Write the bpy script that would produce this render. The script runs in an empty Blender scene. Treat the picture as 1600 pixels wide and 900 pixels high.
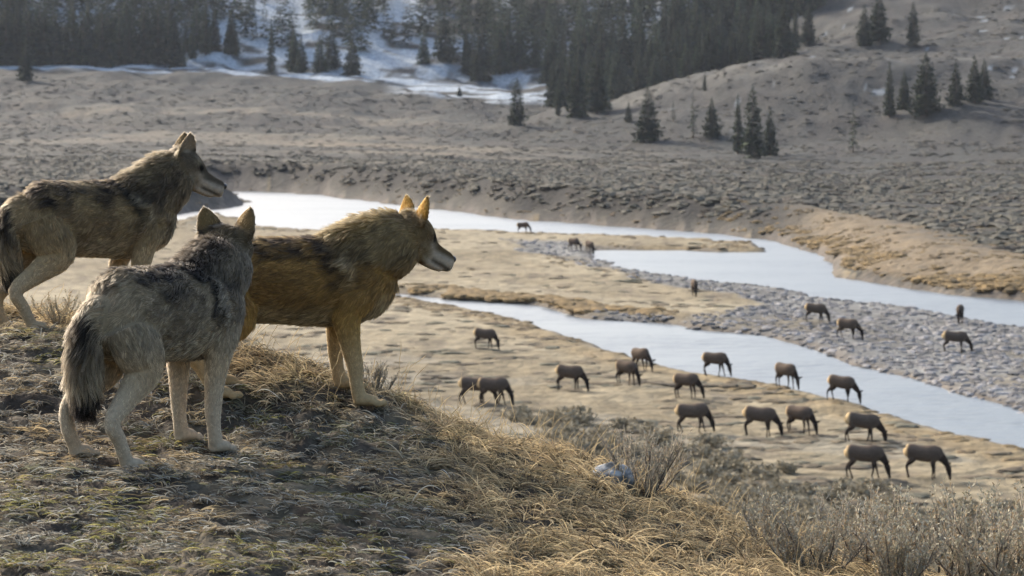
import bpy, math, random
import numpy as np
from mathutils import Vector, Matrix, kdtree

# ------------------------------------------------------------------ camera, sky, sun, exposure
H = 14.5                      # eye height above the valley floor (valley floor z = 0)
F = 3780.0                    # focal length in pixels of the 1600 px wide photograph
HZ = 180.0                    # picture row of the true horizon
scene = bpy.context.scene
COL = scene.collection
cam_d = bpy.data.cameras.new('camera')
cam = bpy.data.objects.new('camera', cam_d)
COL.objects.link(cam)
scene.camera = cam
cam.location = (0, 0, H)
cam.rotation_euler = (math.radians(90), 0, 0)
cam_d.sensor_width = 36
cam_d.lens = F / 1600 * 36
cam_d.shift_y = -(450 - HZ) / 1600
cam_d.clip_start = 0.1
cam_d.clip_end = 6000
cam_d.dof.use_dof = True
cam_d.dof.focus_distance = 10.7
cam_d.dof.aperture_fstop = 7.1

SUN_ELEV = math.radians(27)
SUN_DIR = Vector((-0.66, 0.75, 0)).normalized() * math.cos(SUN_ELEV) + Vector((0, 0, math.sin(SUN_ELEV)))
world = bpy.data.worlds.new('World')
scene.world = world
world.use_nodes = True
wn = world.node_tree
bg = wn.nodes['Background']
sky = wn.nodes.new('ShaderNodeTexSky')
sky.sky_type = 'NISHITA'
sky.sun_disc = False
sky.sun_elevation = SUN_ELEV
sky.sun_rotation = math.atan2(SUN_DIR.x, SUN_DIR.y)
sky.air_density = 1.0
sky.dust_density = 5.0
sky.ozone_density = 1.0
sky.altitude = 200
wn.links.new(sky.outputs[0], bg.inputs[0])
bg.inputs[1].default_value = 0.15
sun_d = bpy.data.lights.new('sun', 'SUN')
sun_d.energy = 2.5
sun_d.angle = math.radians(2.0)
sun_d.color = (1.0, 0.92, 0.82)
sun = bpy.data.objects.new('sun', sun_d)
COL.objects.link(sun)
sun.location = (-60, 40, 80)
sun.rotation_euler = (-SUN_DIR).to_track_quat('-Z', 'Y').to_euler()
vs = scene.view_settings
vs.view_transform = 'Standard'
vs.look = 'None'
vs.gamma = 1.0
vs.exposure = 1.5
vs.use_curve_mapping = False
scene.render.engine = 'CYCLES'
cy = scene.cycles
cy.max_bounces = 6
cy.diffuse_bounces = 3
cy.glossy_bounces = 3
cy.transmission_bounces = 5
cy.transparent_max_bounces = 8
cy.volume_bounces = 0
cy.use_denoising = True
cy.caustics_reflective = False
cy.caustics_refractive = False
scene.cycles_curves.shape = 'RIBBONS'

rng = np.random.default_rng(7)
random.seed(7)

# ------------------------------------------------------------------ small tools
def tag(o, label=None, cat=None, group=None, kind=None):
    if label: o['label'] = label
    if cat: o['category'] = cat
    if group: o['group'] = group
    if kind: o['kind'] = kind
    return o

def mesh_from(name, verts, faces, smooth=False):
    """verts (n,3); faces: an (m,3) or (m,4) array, or a list of such arrays"""
    me = bpy.data.meshes.new(name)
    fl = faces if isinstance(faces, list) else [faces]
    verts = np.asarray(verts, dtype=np.float32)
    me.vertices.add(len(verts))
    me.vertices.foreach_set('co', verts.ravel())
    tot = np.concatenate([np.full(len(f), f.shape[1], dtype=np.int32) for f in fl])
    idx = np.concatenate([np.asarray(f, dtype=np.int32).ravel() for f in fl])
    me.loops.add(len(idx))
    me.loops.foreach_set('vertex_index', idx)
    me.polygons.add(len(tot))
    st = np.concatenate([[0], np.cumsum(tot)[:-1]]).astype(np.int32)
    me.polygons.foreach_set('loop_start', st)
    me.update(calc_edges=True)
    me.polygons.foreach_set('use_smooth', np.full(len(tot), smooth))
    me.validate()
    return me

def set_col(me, name, rgb):
    a = me.attributes.new(name, 'FLOAT_COLOR', 'POINT')
    c = np.ones((len(me.vertices), 4), dtype=np.float32)
    c[:, :3] = np.clip(rgb, 0.002, 1)
    a.data.foreach_set('color', c.ravel())

def link(name, data, mat=None, parent=None):
    o = bpy.data.objects.new(name, data)
    COL.objects.link(o)
    if mat is not None and data is not None:
        data.materials.append(mat)
    if parent is not None:
        o.parent = parent
    return o

def empty(name, loc, rz=0.0):
    o = bpy.data.objects.new(name, None)
    o.empty_display_size = 0.2
    o.location = loc
    o.rotation_euler = (0, 0, rz)
    COL.objects.link(o)
    return o

def hash2(ix, iy, seed):
    h = (ix.astype(np.int64) * 374761393 + iy.astype(np.int64) * 668265263 + seed * 974711) & 0x7fffffff
    h = ((h ^ (h >> 13)) * 1274126177) & 0x7fffffff
    h = (h ^ (h >> 16)) & 0x7fffffff
    return (h % 100003) / 100003.0

def vnoise(x, y, seed=0):
    x = np.asarray(x, dtype=np.float64); y = np.asarray(y, dtype=np.float64)
    ix = np.floor(x); iy = np.floor(y)
    fx = x - ix; fy = y - iy
    fx = fx * fx * fx * (fx * (fx * 6 - 15) + 10); fy = fy * fy * fy * (fy * (fy * 6 - 15) + 10)
    ix = ix.astype(np.int64); iy = iy.astype(np.int64)
    a = hash2(ix, iy, seed); b = hash2(ix + 1, iy, seed)
    c = hash2(ix, iy + 1, seed); d = hash2(ix + 1, iy + 1, seed)
    return (a + (b - a) * fx) * (1 - fy) + (c + (d - c) * fx) * fy

def fbm(x, y, seed=0, octv=4, gain=0.5):
    s = 0.0; amp = 1.0; tot = 0.0
    x = np.asarray(x, dtype=np.float64); y = np.asarray(y, dtype=np.float64)
    for k in range(octv):
        s = s + amp * vnoise(x, y, seed + k * 17)
        tot += amp; amp *= gain
        x, y = (x * 0.8 - y * 0.6) * 2.03 + 11.3, (x * 0.6 + y * 0.8) * 2.03 + 5.7
    return s / tot            # 0..1, mean .5

def sstep(a, b, x):
    t = np.clip((np.asarray(x, dtype=np.float64) - a) / (b - a), 0, 1)
    return t * t * (3 - 2 * t)

def mixc(a, b, t):
    t = np.asarray(t)[..., None]
    return np.asarray(a) * (1 - t) + np.asarray(b) * t

# ------------------------------------------------------------------ materials
def new_mat(name):
    m = bpy.data.materials.new(name)
    m.use_nodes = True
    nt = m.node_tree
    for n in list(nt.nodes):
        nt.nodes.remove(n)
    out = nt.nodes.new('ShaderNodeOutputMaterial')
    return m, nt, out

def attr_mat(name, rough=0.9, noise=None, translucent=0.0, spec=0.2, bump=None):
    """colour from the 'col' attribute, broken up by fine procedural noise"""
    m, nt, out = new_mat(name)
    at = nt.nodes.new('ShaderNodeAttribute'); at.attribute_name = 'col'
    csock = at.outputs['Color']
    tc = nt.nodes.new('ShaderNodeTexCoord')
    if noise:
        sc, lo, hi = noise
        nz = nt.nodes.new('ShaderNodeTexNoise'); nz.inputs['Scale'].default_value = sc
        nz.inputs['Detail'].default_value = 5; nz.inputs['Roughness'].default_value = 0.65
        nt.links.new(tc.outputs['Object'], nz.inputs['Vector'])
        mr = nt.nodes.new('ShaderNodeMapRange')
        mr.inputs['From Min'].default_value = 0.3; mr.inputs['From Max'].default_value = 0.7
        mr.inputs['To Min'].default_value = lo; mr.inputs['To Max'].default_value = hi
        nt.links.new(nz.outputs['Fac'], mr.inputs['Value'])
        mx = nt.nodes.new('ShaderNodeMix'); mx.data_type = 'RGBA'; mx.blend_type = 'MULTIPLY'
        mx.inputs['Factor'].default_value = 1.0
        nt.links.new(csock, mx.inputs['A']); nt.links.new(mr.outputs['Result'], mx.inputs['B'])
        csock = mx.outputs['Result']
    p = nt.nodes.new('ShaderNodeBsdfPrincipled')
    p.inputs['Roughness'].default_value = rough
    p.inputs['Specular IOR Level'].default_value = spec
    nt.links.new(csock, p.inputs['Base Color'])
    if bump:
        bs, bd, dist = bump
        n2 = nt.nodes.new('ShaderNodeTexNoise'); n2.inputs['Scale'].default_value = bs
        n2.inputs['Detail'].default_value = 6
        nt.links.new(tc.outputs['Object'], n2.inputs['Vector'])
        b = nt.nodes.new('ShaderNodeBump'); b.inputs['Strength'].default_value = bd
        b.inputs['Distance'].default_value = dist
        nt.links.new(n2.outputs['Fac'], b.inputs['Height'])
        nt.links.new(b.outputs['Normal'], p.inputs['Normal'])
    sh = p.outputs[0]
    if translucent > 0:
        t = nt.nodes.new('ShaderNodeBsdfTranslucent')
        nt.links.new(csock, t.inputs['Color'])
        ms = nt.nodes.new('ShaderNodeMixShader'); ms.inputs[0].default_value = translucent
        nt.links.new(sh, ms.inputs[1]); nt.links.new(t.outputs[0], ms.inputs[2])
        sh = ms.outputs[0]
    nt.links.new(sh, out.inputs['Surface'])
    return m

def plain_mat(name, rgb, rough=0.6, spec=0.4, var=None):
    m, nt, out = new_mat(name)
    p = nt.nodes.new('ShaderNodeBsdfPrincipled')
    p.inputs['Base Color'].default_value = (*rgb, 1)
    p.inputs['Roughness'].default_value = rough
    p.inputs['Specular IOR Level'].default_value = spec
    if var:
        sc, c2 = var
        tc = nt.nodes.new('ShaderNodeTexCoord')
        nz = nt.nodes.new('ShaderNodeTexNoise'); nz.inputs['Scale'].default_value = sc; nz.inputs['Detail'].default_value = 6
        nt.links.new(tc.outputs['Object'], nz.inputs['Vector'])
        cr = nt.nodes.new('ShaderNodeValToRGB')
        cr.color_ramp.elements[0].position = 0.35; cr.color_ramp.elements[0].color = (*rgb, 1)
        cr.color_ramp.elements[1].position = 0.65; cr.color_ramp.elements[1].color = (*c2, 1)
        nt.links.new(nz.outputs['Fac'], cr.inputs['Fac'])
        nt.links.new(cr.outputs['Color'], p.inputs['Base Color'])
    nt.links.new(p.outputs[0], out.inputs['Surface'])
    return m

M_GROUND = attr_mat('valley_ground', 0.95, (0.7, 0.55, 1.40), spec=0.1, bump=(1.2, 0.9, 0.35))
M_KNOLL = attr_mat('knoll_ground', 0.95, (26, 0.5, 1.4), spec=0.1, bump=(45, 0.8, 0.02))
M_SAGE = attr_mat('sage_leaf', 0.9, (3.0, 0.7, 1.3), translucent=0.15, spec=0.1)
M_STONE = attr_mat('stone', 0.9, (4.0, 0.75, 1.25), spec=0.2, bump=(30, 0.6, 0.01))
M_NEEDLE = attr_mat('needle', 0.8, (0.8, 0.7, 1.35), translucent=0.12, spec=0.15)
M_BARK = plain_mat('bark', (0.06, 0.045, 0.035), 0.95, 0.1, (6, (0.12, 0.095, 0.075)))
M_GRASS = attr_mat('dry_grass', 0.8, None, translucent=0.38, spec=0.15)
M_TWIG = attr_mat('twig', 0.9, (30, 0.7, 1.3), spec=0.1)
M_ELK = attr_mat('elk_coat', 0.95, (6.0, 0.8, 1.2), spec=0.05)

def water_mat():
    m, nt, out = new_mat('river_water')
    p = nt.nodes.new('ShaderNodeBsdfPrincipled')
    p.inputs['Base Color'].default_value = (0.10, 0.115, 0.125, 1)
    p.inputs['Roughness'].default_value = 0.30
    p.inputs['IOR'].default_value = 1.333
    p.inputs['Specular IOR Level'].default_value = 0.5
    tc = nt.nodes.new('ShaderNodeTexCoord')
    mp = nt.nodes.new('ShaderNodeMapping'); mp.inputs['Scale'].default_value = (0.45, 1.0, 1.0)
    mp.inputs['Rotation'].default_value = (0, 0, math.radians(25))
    nt.links.new(tc.outputs['Object'], mp.inputs['Vector'])
    n1 = nt.nodes.new('ShaderNodeTexNoise'); n1.inputs['Scale'].default_value = 1.1; n1.inputs['Detail'].default_value = 5
    n2 = nt.nodes.new('ShaderNodeTexNoise'); n2.inputs['Scale'].default_value = 0.10; n2.inputs['Detail'].default_value = 3
    for n in (n1, n2): nt.links.new(mp.outputs[0], n.inputs['Vector'])
    mr = nt.nodes.new('ShaderNodeMapRange'); mr.inputs['From Min'].default_value = 0.35; mr.inputs['From Max'].default_value = 0.65
    mr.inputs['To Min'].default_value = 0.25; mr.inputs['To Max'].default_value = 1.0
    nt.links.new(n2.outputs['Fac'], mr.inputs['Value'])
    b = nt.nodes.new('ShaderNodeBump'); b.inputs['Distance'].default_value = 0.30
    nt.links.new(mr.outputs[0], b.inputs['Strength'])
    nt.links.new(n1.outputs['Fac'], b.inputs['Height'])
    nt.links.new(b.outputs['Normal'], p.inputs['Normal'])
    nt.links.new(p.outputs[0], out.inputs['Surface'])
    return m
M_WATER = water_mat()

# ------------------------------------------------------------------ lie of the land
def px2w(px, py, z=0.0):
    Y = F * (H - z) / (py - HZ)
    return ((px - 800) / F * Y, Y)

FAR_BANK = [(-700, 470), (-200, 416), (0, 384), (150, 352), (280, 333), (345, 322), (385, 318), (392, 316.5), (372, 308), (348, 300), (352, 295), (420, 296), (480, 300), (640, 318),
            (700, 325), (760, 333), (870, 343), (1000, 352), (1100, 358), (1180, 367), (1240, 380), (1285, 398), (1300, 415), (1340, 430),
            (1420, 443), (1500, 453), (1600, 462), (1800, 480), (2600, 540)]
MAIN_LOW = [(2600, 600), (1800, 530), (1600, 502), (1500, 488), (1400, 472), (1300, 458), (1200, 442), (1100, 432), (1000, 420), (950, 407), (925, 394), (945, 385),
            (1040, 385), (1120, 388), (1180, 387), (1188, 384), (1165, 378), (1090, 373), (1000, 369), (880, 363), (790, 358), (700, 357),
            (600, 356), (530, 362), (470, 357), (420, 352), (395, 345), (345, 331), (280, 342), (150, 372), (0, 411), (-200, 446), (-700, 520)]
NEAR_CH = [(520, 449), (620, 451), (700, 458), (760, 464), (840, 471), (900, 482), (945, 492), (1040, 496), (1100, 507), (1180, 516), (1240, 530),
           (1340, 558), (1420, 580), (1500, 604), (1600, 630), (1800, 690), (2600, 900),
           (2600, 1000), (1800, 752), (1600, 692), (1540, 680), (1440, 655), (1340, 632), (1240, 606), (1180, 592), (1100, 580), (1040, 570), (960, 546),
           (880, 520), (862, 510), (800, 493), (700, 476), (620, 464), (520, 456)]
GRAVEL = [(780, 372), (900, 376), (960, 402), (1000, 418), (1100, 431), (1200, 441), (1300, 457), (1600, 501), (2600, 600), (2600, 900), (1600, 631), (1500, 605), (1340, 559), (1180, 517),
          (1040, 497), (940, 492), (960, 484), (1060, 497), (1120, 492), (1195, 472), (1130, 455), (1050, 440), (960, 425), (900, 405), (820, 390)]
FARL = np.array([px2w(*p) for p in FAR_BANK])
MAINP = np.array([px2w(*p) for p in FAR_BANK + MAIN_LOW])
NEARP = np.array([px2w(*p) for p in NEAR_CH])
GRAVP = np.array([px2w(*p) for p in GRAVEL])
FARP = np.concatenate([FARL, [(900, 300), (900, 3000), (-900, 3000), (-500, 300)]])

def seg_dist(P, poly, closed=True):
    d = np.full(len(P), 1e9)
    n = len(poly)
    for i in range(n if closed else n - 1):
        a = poly[i]; b = poly[(i + 1) % n]
        ab = b - a
        t = np.clip(((P - a) @ ab) / (ab @ ab + 1e-9), 0, 1)
        q = a + t[:, None] * ab
        d = np.minimum(d, np.hypot(P[:, 0] - q[:, 0], P[:, 1] - q[:, 1]))
    return d

def inside(P, poly):
    r = np.zeros(len(P), dtype=bool)
    n = len(poly)
    x, y = P[:, 0], P[:, 1]
    for i in range(n):
        x1, y1 = poly[i]; x2, y2 = poly[(i + 1) % n]
        c = ((y1 > y) != (y2 > y))
        xs = (x2 - x1) * (y - y1) / ((y2 - y1) if abs(y2 - y1) > 1e-9 else 1e-9) + x1
        r ^= c & (x < xs)
    return r

def sdist(P, poly):
    d = seg_dist(P, poly)
    return np.where(inside(P, poly), -d, d)

# heights of the far country, by bearing (picture column) and distance
T_PX = np.array([-1500, -400, 0, 300, 500, 700, 800, 865, 975, 1070, 1175, 1240, 1325, 1450, 1600, 2000, 3000], float)
T_Y = np.array([150, 460, 520, 600, 680, 740, 800, 850, 920, 1000, 1080, 1300, 1500, 1700], float)
T_Z = np.array([
    # 150 460  520  600  680  740  800  850  920  1000 1080 1300 1500 1700
    [0, 0, 0.6, 1.5, 4.0, 8.0, 13, 18, 25, 33, 60, 110, 128, 118],
    [0, 0, 0.4, 1.0, 3.0, 7.0, 12, 17, 24, 32, 60, 112, 130, 120],
    [0, 0, 0.3, 0.8, 2.5, 6.0, 10.5, 15.5, 22.5, 29.5, 60, 118, 135, 125],
    [0, 0, 0.3, 0.8, 2.5, 6.0, 10.5, 15.5, 22.3, 29.0, 56, 118, 138, 128],
    [0, 0, 0.2, 0.7, 2.2, 5.5, 9.5, 14.3, 20.5, 27.0, 52, 112, 138, 130],
    [0, 0, 0.1, 0.4, 1.8, 4.5, 8.0, 12.0, 17.5, 24.0, 47, 105, 135, 130],
    [0, 0, 0.1, 0.2, 1.2, 4.0, 8.0, 11.0, 16.0, 22.0, 45, 105, 135, 130],
    [0, 0, 0.0, 0.1, 1.0, 5.0, 10.0, 10.5, 15.0, 22.0, 46, 106, 135, 130],
    [0, 0, 0.0, 0.0, 1.0, 7.5, 15.5, 14.0, 18.0, 28.0, 52, 110, 138, 132],
    [0, 0, 0.0, 0.0, 1.2, 12.0, 22.5, 20.5, 26.0, 38.0, 62, 118, 142, 136],
    [0, 0, 0.0, 0.0, 2.0, 17.0, 29.5, 28.0, 33.0, 48.0, 72, 128, 150, 140],
    [0, 0, 0.0, 0.2, 3.0, 20.0, 33.0, 33.0, 38.0, 54.0, 80, 135, 155, 145],
    [0, 0, 0.0, 0.3, 5.0, 22.0, 35.0, 36.5, 45.0, 64.0, 90, 142, 160, 150],
    [0, 0, 0.2, 1.0, 8.0, 24.0, 36.0, 38.5, 50.0, 72.0, 98, 148, 165, 155],
    [0, 0, 0.5, 2.5, 11.0, 26.0, 37.5, 41.0, 54.0, 78.0, 105, 152, 168, 158],
    [0, 0, 1.0, 4.0, 14.0, 29.0, 41.0, 46.0, 60.0, 84.0, 110, 156, 170, 160],
    [0, 0, 1.0, 5.0, 16.0, 31.0, 44.0, 50.0, 66.0, 90.0, 114, 158, 172, 162]], float)
# a bench below the skyline of the right-hand hill
_c = (T_Z[:, 5] * 35 + T_Z[:, 6] * 25) / 60
_c[10:] = [26.0, 29.0, 30.5, 31.5, 33, 36, 39]
T_Z[10:, 6] = [27.6, 28.8, 30.3, 32, 34, 38, 42]
T_Z[10:, 7] = [29.5, 34.0, 37.5, 39.5, 42, 47, 51]
T_Z = np.insert(T_Z, 6, _c, axis=1); T_Y = np.insert(T_Y, 6, 765.0)
_gp = np.arange(-1500, 3001, 12.0)
_gy = np.arange(150, 1701, 5.0)
_tmp = np.array([np.interp(_gy, T_Y, r) for r in T_Z])
_tab = np.array([np.interp(_gp, T_PX, _tmp[:, j]) for j in range(len(_gy))]).T
def _box(a, k, axis):
    ker = np.ones(k) / k
    pad = [(0, 0), (0, 0)]; pad[axis] = (k // 2, k // 2)
    return np.apply_along_axis(lambda v: np.convolve(v, ker, 'valid'), axis, np.pad(a, pad, mode='edge'))
for _ in range(2):
    _tab = _box(_box(_tab, 5, 0), 3, 1)

def hill_table(x, y):
    px = np.clip(800 + F * x / np.maximum(y, 1.0), -1500, 2999)
    yy = np.clip(y, 150, 1699)
    u = (px + 1500) / 12.0; v = (yy - 150) / 5.0
    i = np.minimum(u.astype(int), len(_gp) - 2); j = np.minimum(v.astype(int), len(_gy) - 2)
    fu = u - i; fv = v - j
    return (_tab[i, j] * (1 - fu) * (1 - fv) + _tab[i + 1, j] * fu * (1 - fv) + _tab[i, j + 1] * (1 - fu) * fv + _tab[i + 1, j + 1] * fu * fv)

def terrain(x, y, want=False):
    """height of the valley country; with want=True also the fields that colour it"""
    x = np.asarray(x, dtype=np.float64); y = np.asarray(y, dtype=np.float64)
    P = np.stack([x, y], 1)
    jx = (fbm(x / 9, y / 9, 5, 3) - .5) * 5.0; jy = (fbm(x / 9, y / 9, 9, 3) - .5) * 5.0
    Pj = P + np.stack([jx, jy], 1) * np.clip(y / 300, 0.25, 1.2)[:, None]
    dm = sdist(Pj, MAINP); dn = sdist(Pj, NEARP)
    far_in = inside(P, FARP)
    s = np.where(far_in, seg_dist(P, FARL, False), -1.0)
    px = 800 + F * x / np.maximum(y, 1)
    th = np.interp(px, [-400, 350, 700, 900, 1100, 1250, 1320, 1600, 2400], [5.2, 4.6, 4.2, 3.6, 3.0, 2.4, 1.7, 1.5, 1.5])
    wob = (fbm(x / 14, y / 14, 21, 3) - .5)
    rise = sstep(1.0, 10 + 8 * wob, s + wob * 8) * th * (far_in)
    low = sstep(0, 2.0, s) * 0.45 * far_in
    z = rise + low + hill_table(x, y)
    hillw = sstep(1.5, 12, hill_table(x, y))
    gul = fbm(x / 42 + y / 120, y / 70 - x / 150, 31, 4) - .5
    z = z + gul * 7.0 * hillw * (1 - 0.7 * sstep(980, 1100, y))
    z = z + (fbm(x / 16, y / 22, 41, 3) - .5) * (0.5 + 2.4 * hillw + 1.3 * sstep(20, 60, s) * far_in)
    z = z + (fbm(x / 2.4, y / 2.4, 51, 3) - .5) * 0.28
    dwat = np.minimum(dm, dn)
    grv = sdist(Pj, GRAVP)
    z = z - 0.18 * sstep(1.5, -1.5, grv) * (~far_in)
    cut = sstep(0.9, -1.6, dwat)
    z = z * (1 - cut) + (-1.1) * cut
    if want:
        return z, dict(dm=dm, dn=dn, s=s, far=far_in, rise=rise / np.maximum(th, .1), grv=grv, px=px, hill=hillw, dwat=dwat, gul=gul)
    return z

def at(px, py, y0=60, y1=1290):
    """the spot of valley ground seen at a picture position"""
    Y = np.concatenate([np.linspace(y0, 400, 700), np.linspace(400.5, y1, 1800)])
    X = (px - 800) / F * Y
    zr = H - (py - HZ) / F * Y
    zt = terrain(X, Y)
    k = np.nonzero(zt >= zr)[0]
    k = k[0] if len(k) else len(Y) - 1
    return float(X[k]), float(Y[k]), float(zt[k])

# knoll that the wolves stand on: thin-plate surface through measured spots (x, y, drop below the eye)
def kp(px, py, Y): return ((px - 800) / F * Y, Y, (py - HZ) / F * Y)
KP = [kp(58, 521, 12.5), kp(18, 526, 12.62), (-1.906, 12.79, 1.20), kp(341, 632, 11.02), kp(353, 603, 11.21), kp(570, 640, 11.2), kp(539, 614, 11.354),
      kp(205, 728, 9.85), kp(128, 730, 9.918), kp(289, 702, 10.482), kp(342, 712, 10.398),
      kp(0, 898, 8.0), kp(400, 900, 8.14), kp(800, 902, 8.5), kp(1100, 900, 9.03), (1.9, 9.0, 1.87), (2.6, 9.6, 2.25), (1.7, 10.5, 2.05),
      (-3.3, 13.6, 1.12), (-4.6, 12.8, 1.15), (-2.2, 13.4, 1.17), kp(430, 572, 12.0), kp(620, 628, 11.8), kp(720, 672, 11.6), kp(900, 730, 11.3),
      kp(1050, 790, 11.0), kp(1180, 858, 10.6), kp(955, 770, 10.7), kp(700, 760, 10.0), kp(480, 800, 9.2),
      (-3.3, 16.5, 2.4), (-1.3, 15.5, 2.4), (0.2, 14.5, 2.9), (1.4, 13.5, 3.3), (2.8, 12.6, 3.6), (-6, 17, 2.6), (-4, 20, 4.6), (0, 20, 5.8), (4, 18, 7.0),
      (-6, 30, 11.5), (0, 30, 12.6), (6, 28, 13.2), (-14, 12, 1.7), (-22, 14, 4.0), (-16, 28, 11), (5, 9, 3.6), (9, 9, 6.5), (16, 10, 11.5), (12, 22, 12.5),
      (24, 14, 15), (20, 26, 15.3), (-6, 42, 15.2), (6, 40, 15.4), (-25, 36, 15.0), (0, 52, 15.8), (24, 44, 15.8), (-28, 50, 15.8), (-34, 20, 13.0),
      (0, 4, 1.62), (-4, 5, 1.5), (4, 4, 2.2), (0, -3, 1.6), (-8, -2, 1.8), (8, -3, 4.0), (18, -4, 11), (-20, -3, 4)]
KP = np.array(KP)
def _tps(r2): return 0.5 * r2 * np.log(r2 + 1e-9)
_n = len(KP)
_A = np.zeros((_n + 3, _n + 3))
_d2 = ((KP[:, None, :2] - KP[None, :, :2]) ** 2).sum(-1)
_A[:_n, :_n] = _tps(_d2) + np.eye(_n) * 0.02
_A[:_n, _n] = 1; _A[:_n, _n + 1:] = KP[:, :2]; _A[_n, :_n] = 1; _A[_n + 1:, :_n] = KP[:, :2].T
_w = np.linalg.solve(_A, np.concatenate([KP[:, 2], [0, 0, 0]]))
def knoll(x, y, rough=True):
    x = np.asarray(x, dtype=np.float64); y = np.asarray(y, dtype=np.float64)
    xf, yf = x.ravel(), y.ravel()
    out = np.empty(len(xf))
    for i in range(0, len(xf), 20000):
        a, b = xf[i:i + 20000], yf[i:i + 20000]
        d2 = (a[:, None] - KP[None, :, 0]) ** 2 + (b[:, None] - KP[None, :, 1]) ** 2
        out[i:i + 20000] = _tps(d2) @ _w[:_n] + _w[_n] + _w[_n + 1] * a + _w[_n + 2] * b
    z = H - out
    if rough:
        z = z + (fbm(xf / .6, yf / .6, 61, 3) - .5) * 0.09 + (np.abs(fbm(xf / .2, yf / .2, 71, 3) - .5) * -0.24 + .03)
    return z.reshape(x.shape)

# ------------------------------------------------------------------ valley ground (one sheet)
TAN = np.array((0.255, 0.207, 0.138)); TAN2 = np.array((0.205, 0.163, 0.105)); PALE = np.array((0.33, 0.275, 0.19))
SAGEC = np.array((0.135, 0.126, 0.100)); EARTH = np.array((0.105, 0.082, 0.064)); DARKE = np.array((0.062, 0.052, 0.045))
GRAV = np.array((0.175, 0.170, 0.165)); MUD = np.array((0.09, 0.08, 0.07)); SNOW = np.array((0.85, 0.92, 1.0)) * 1.1; GOLD = np.array((0.245, 0.175, 0.092))

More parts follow.
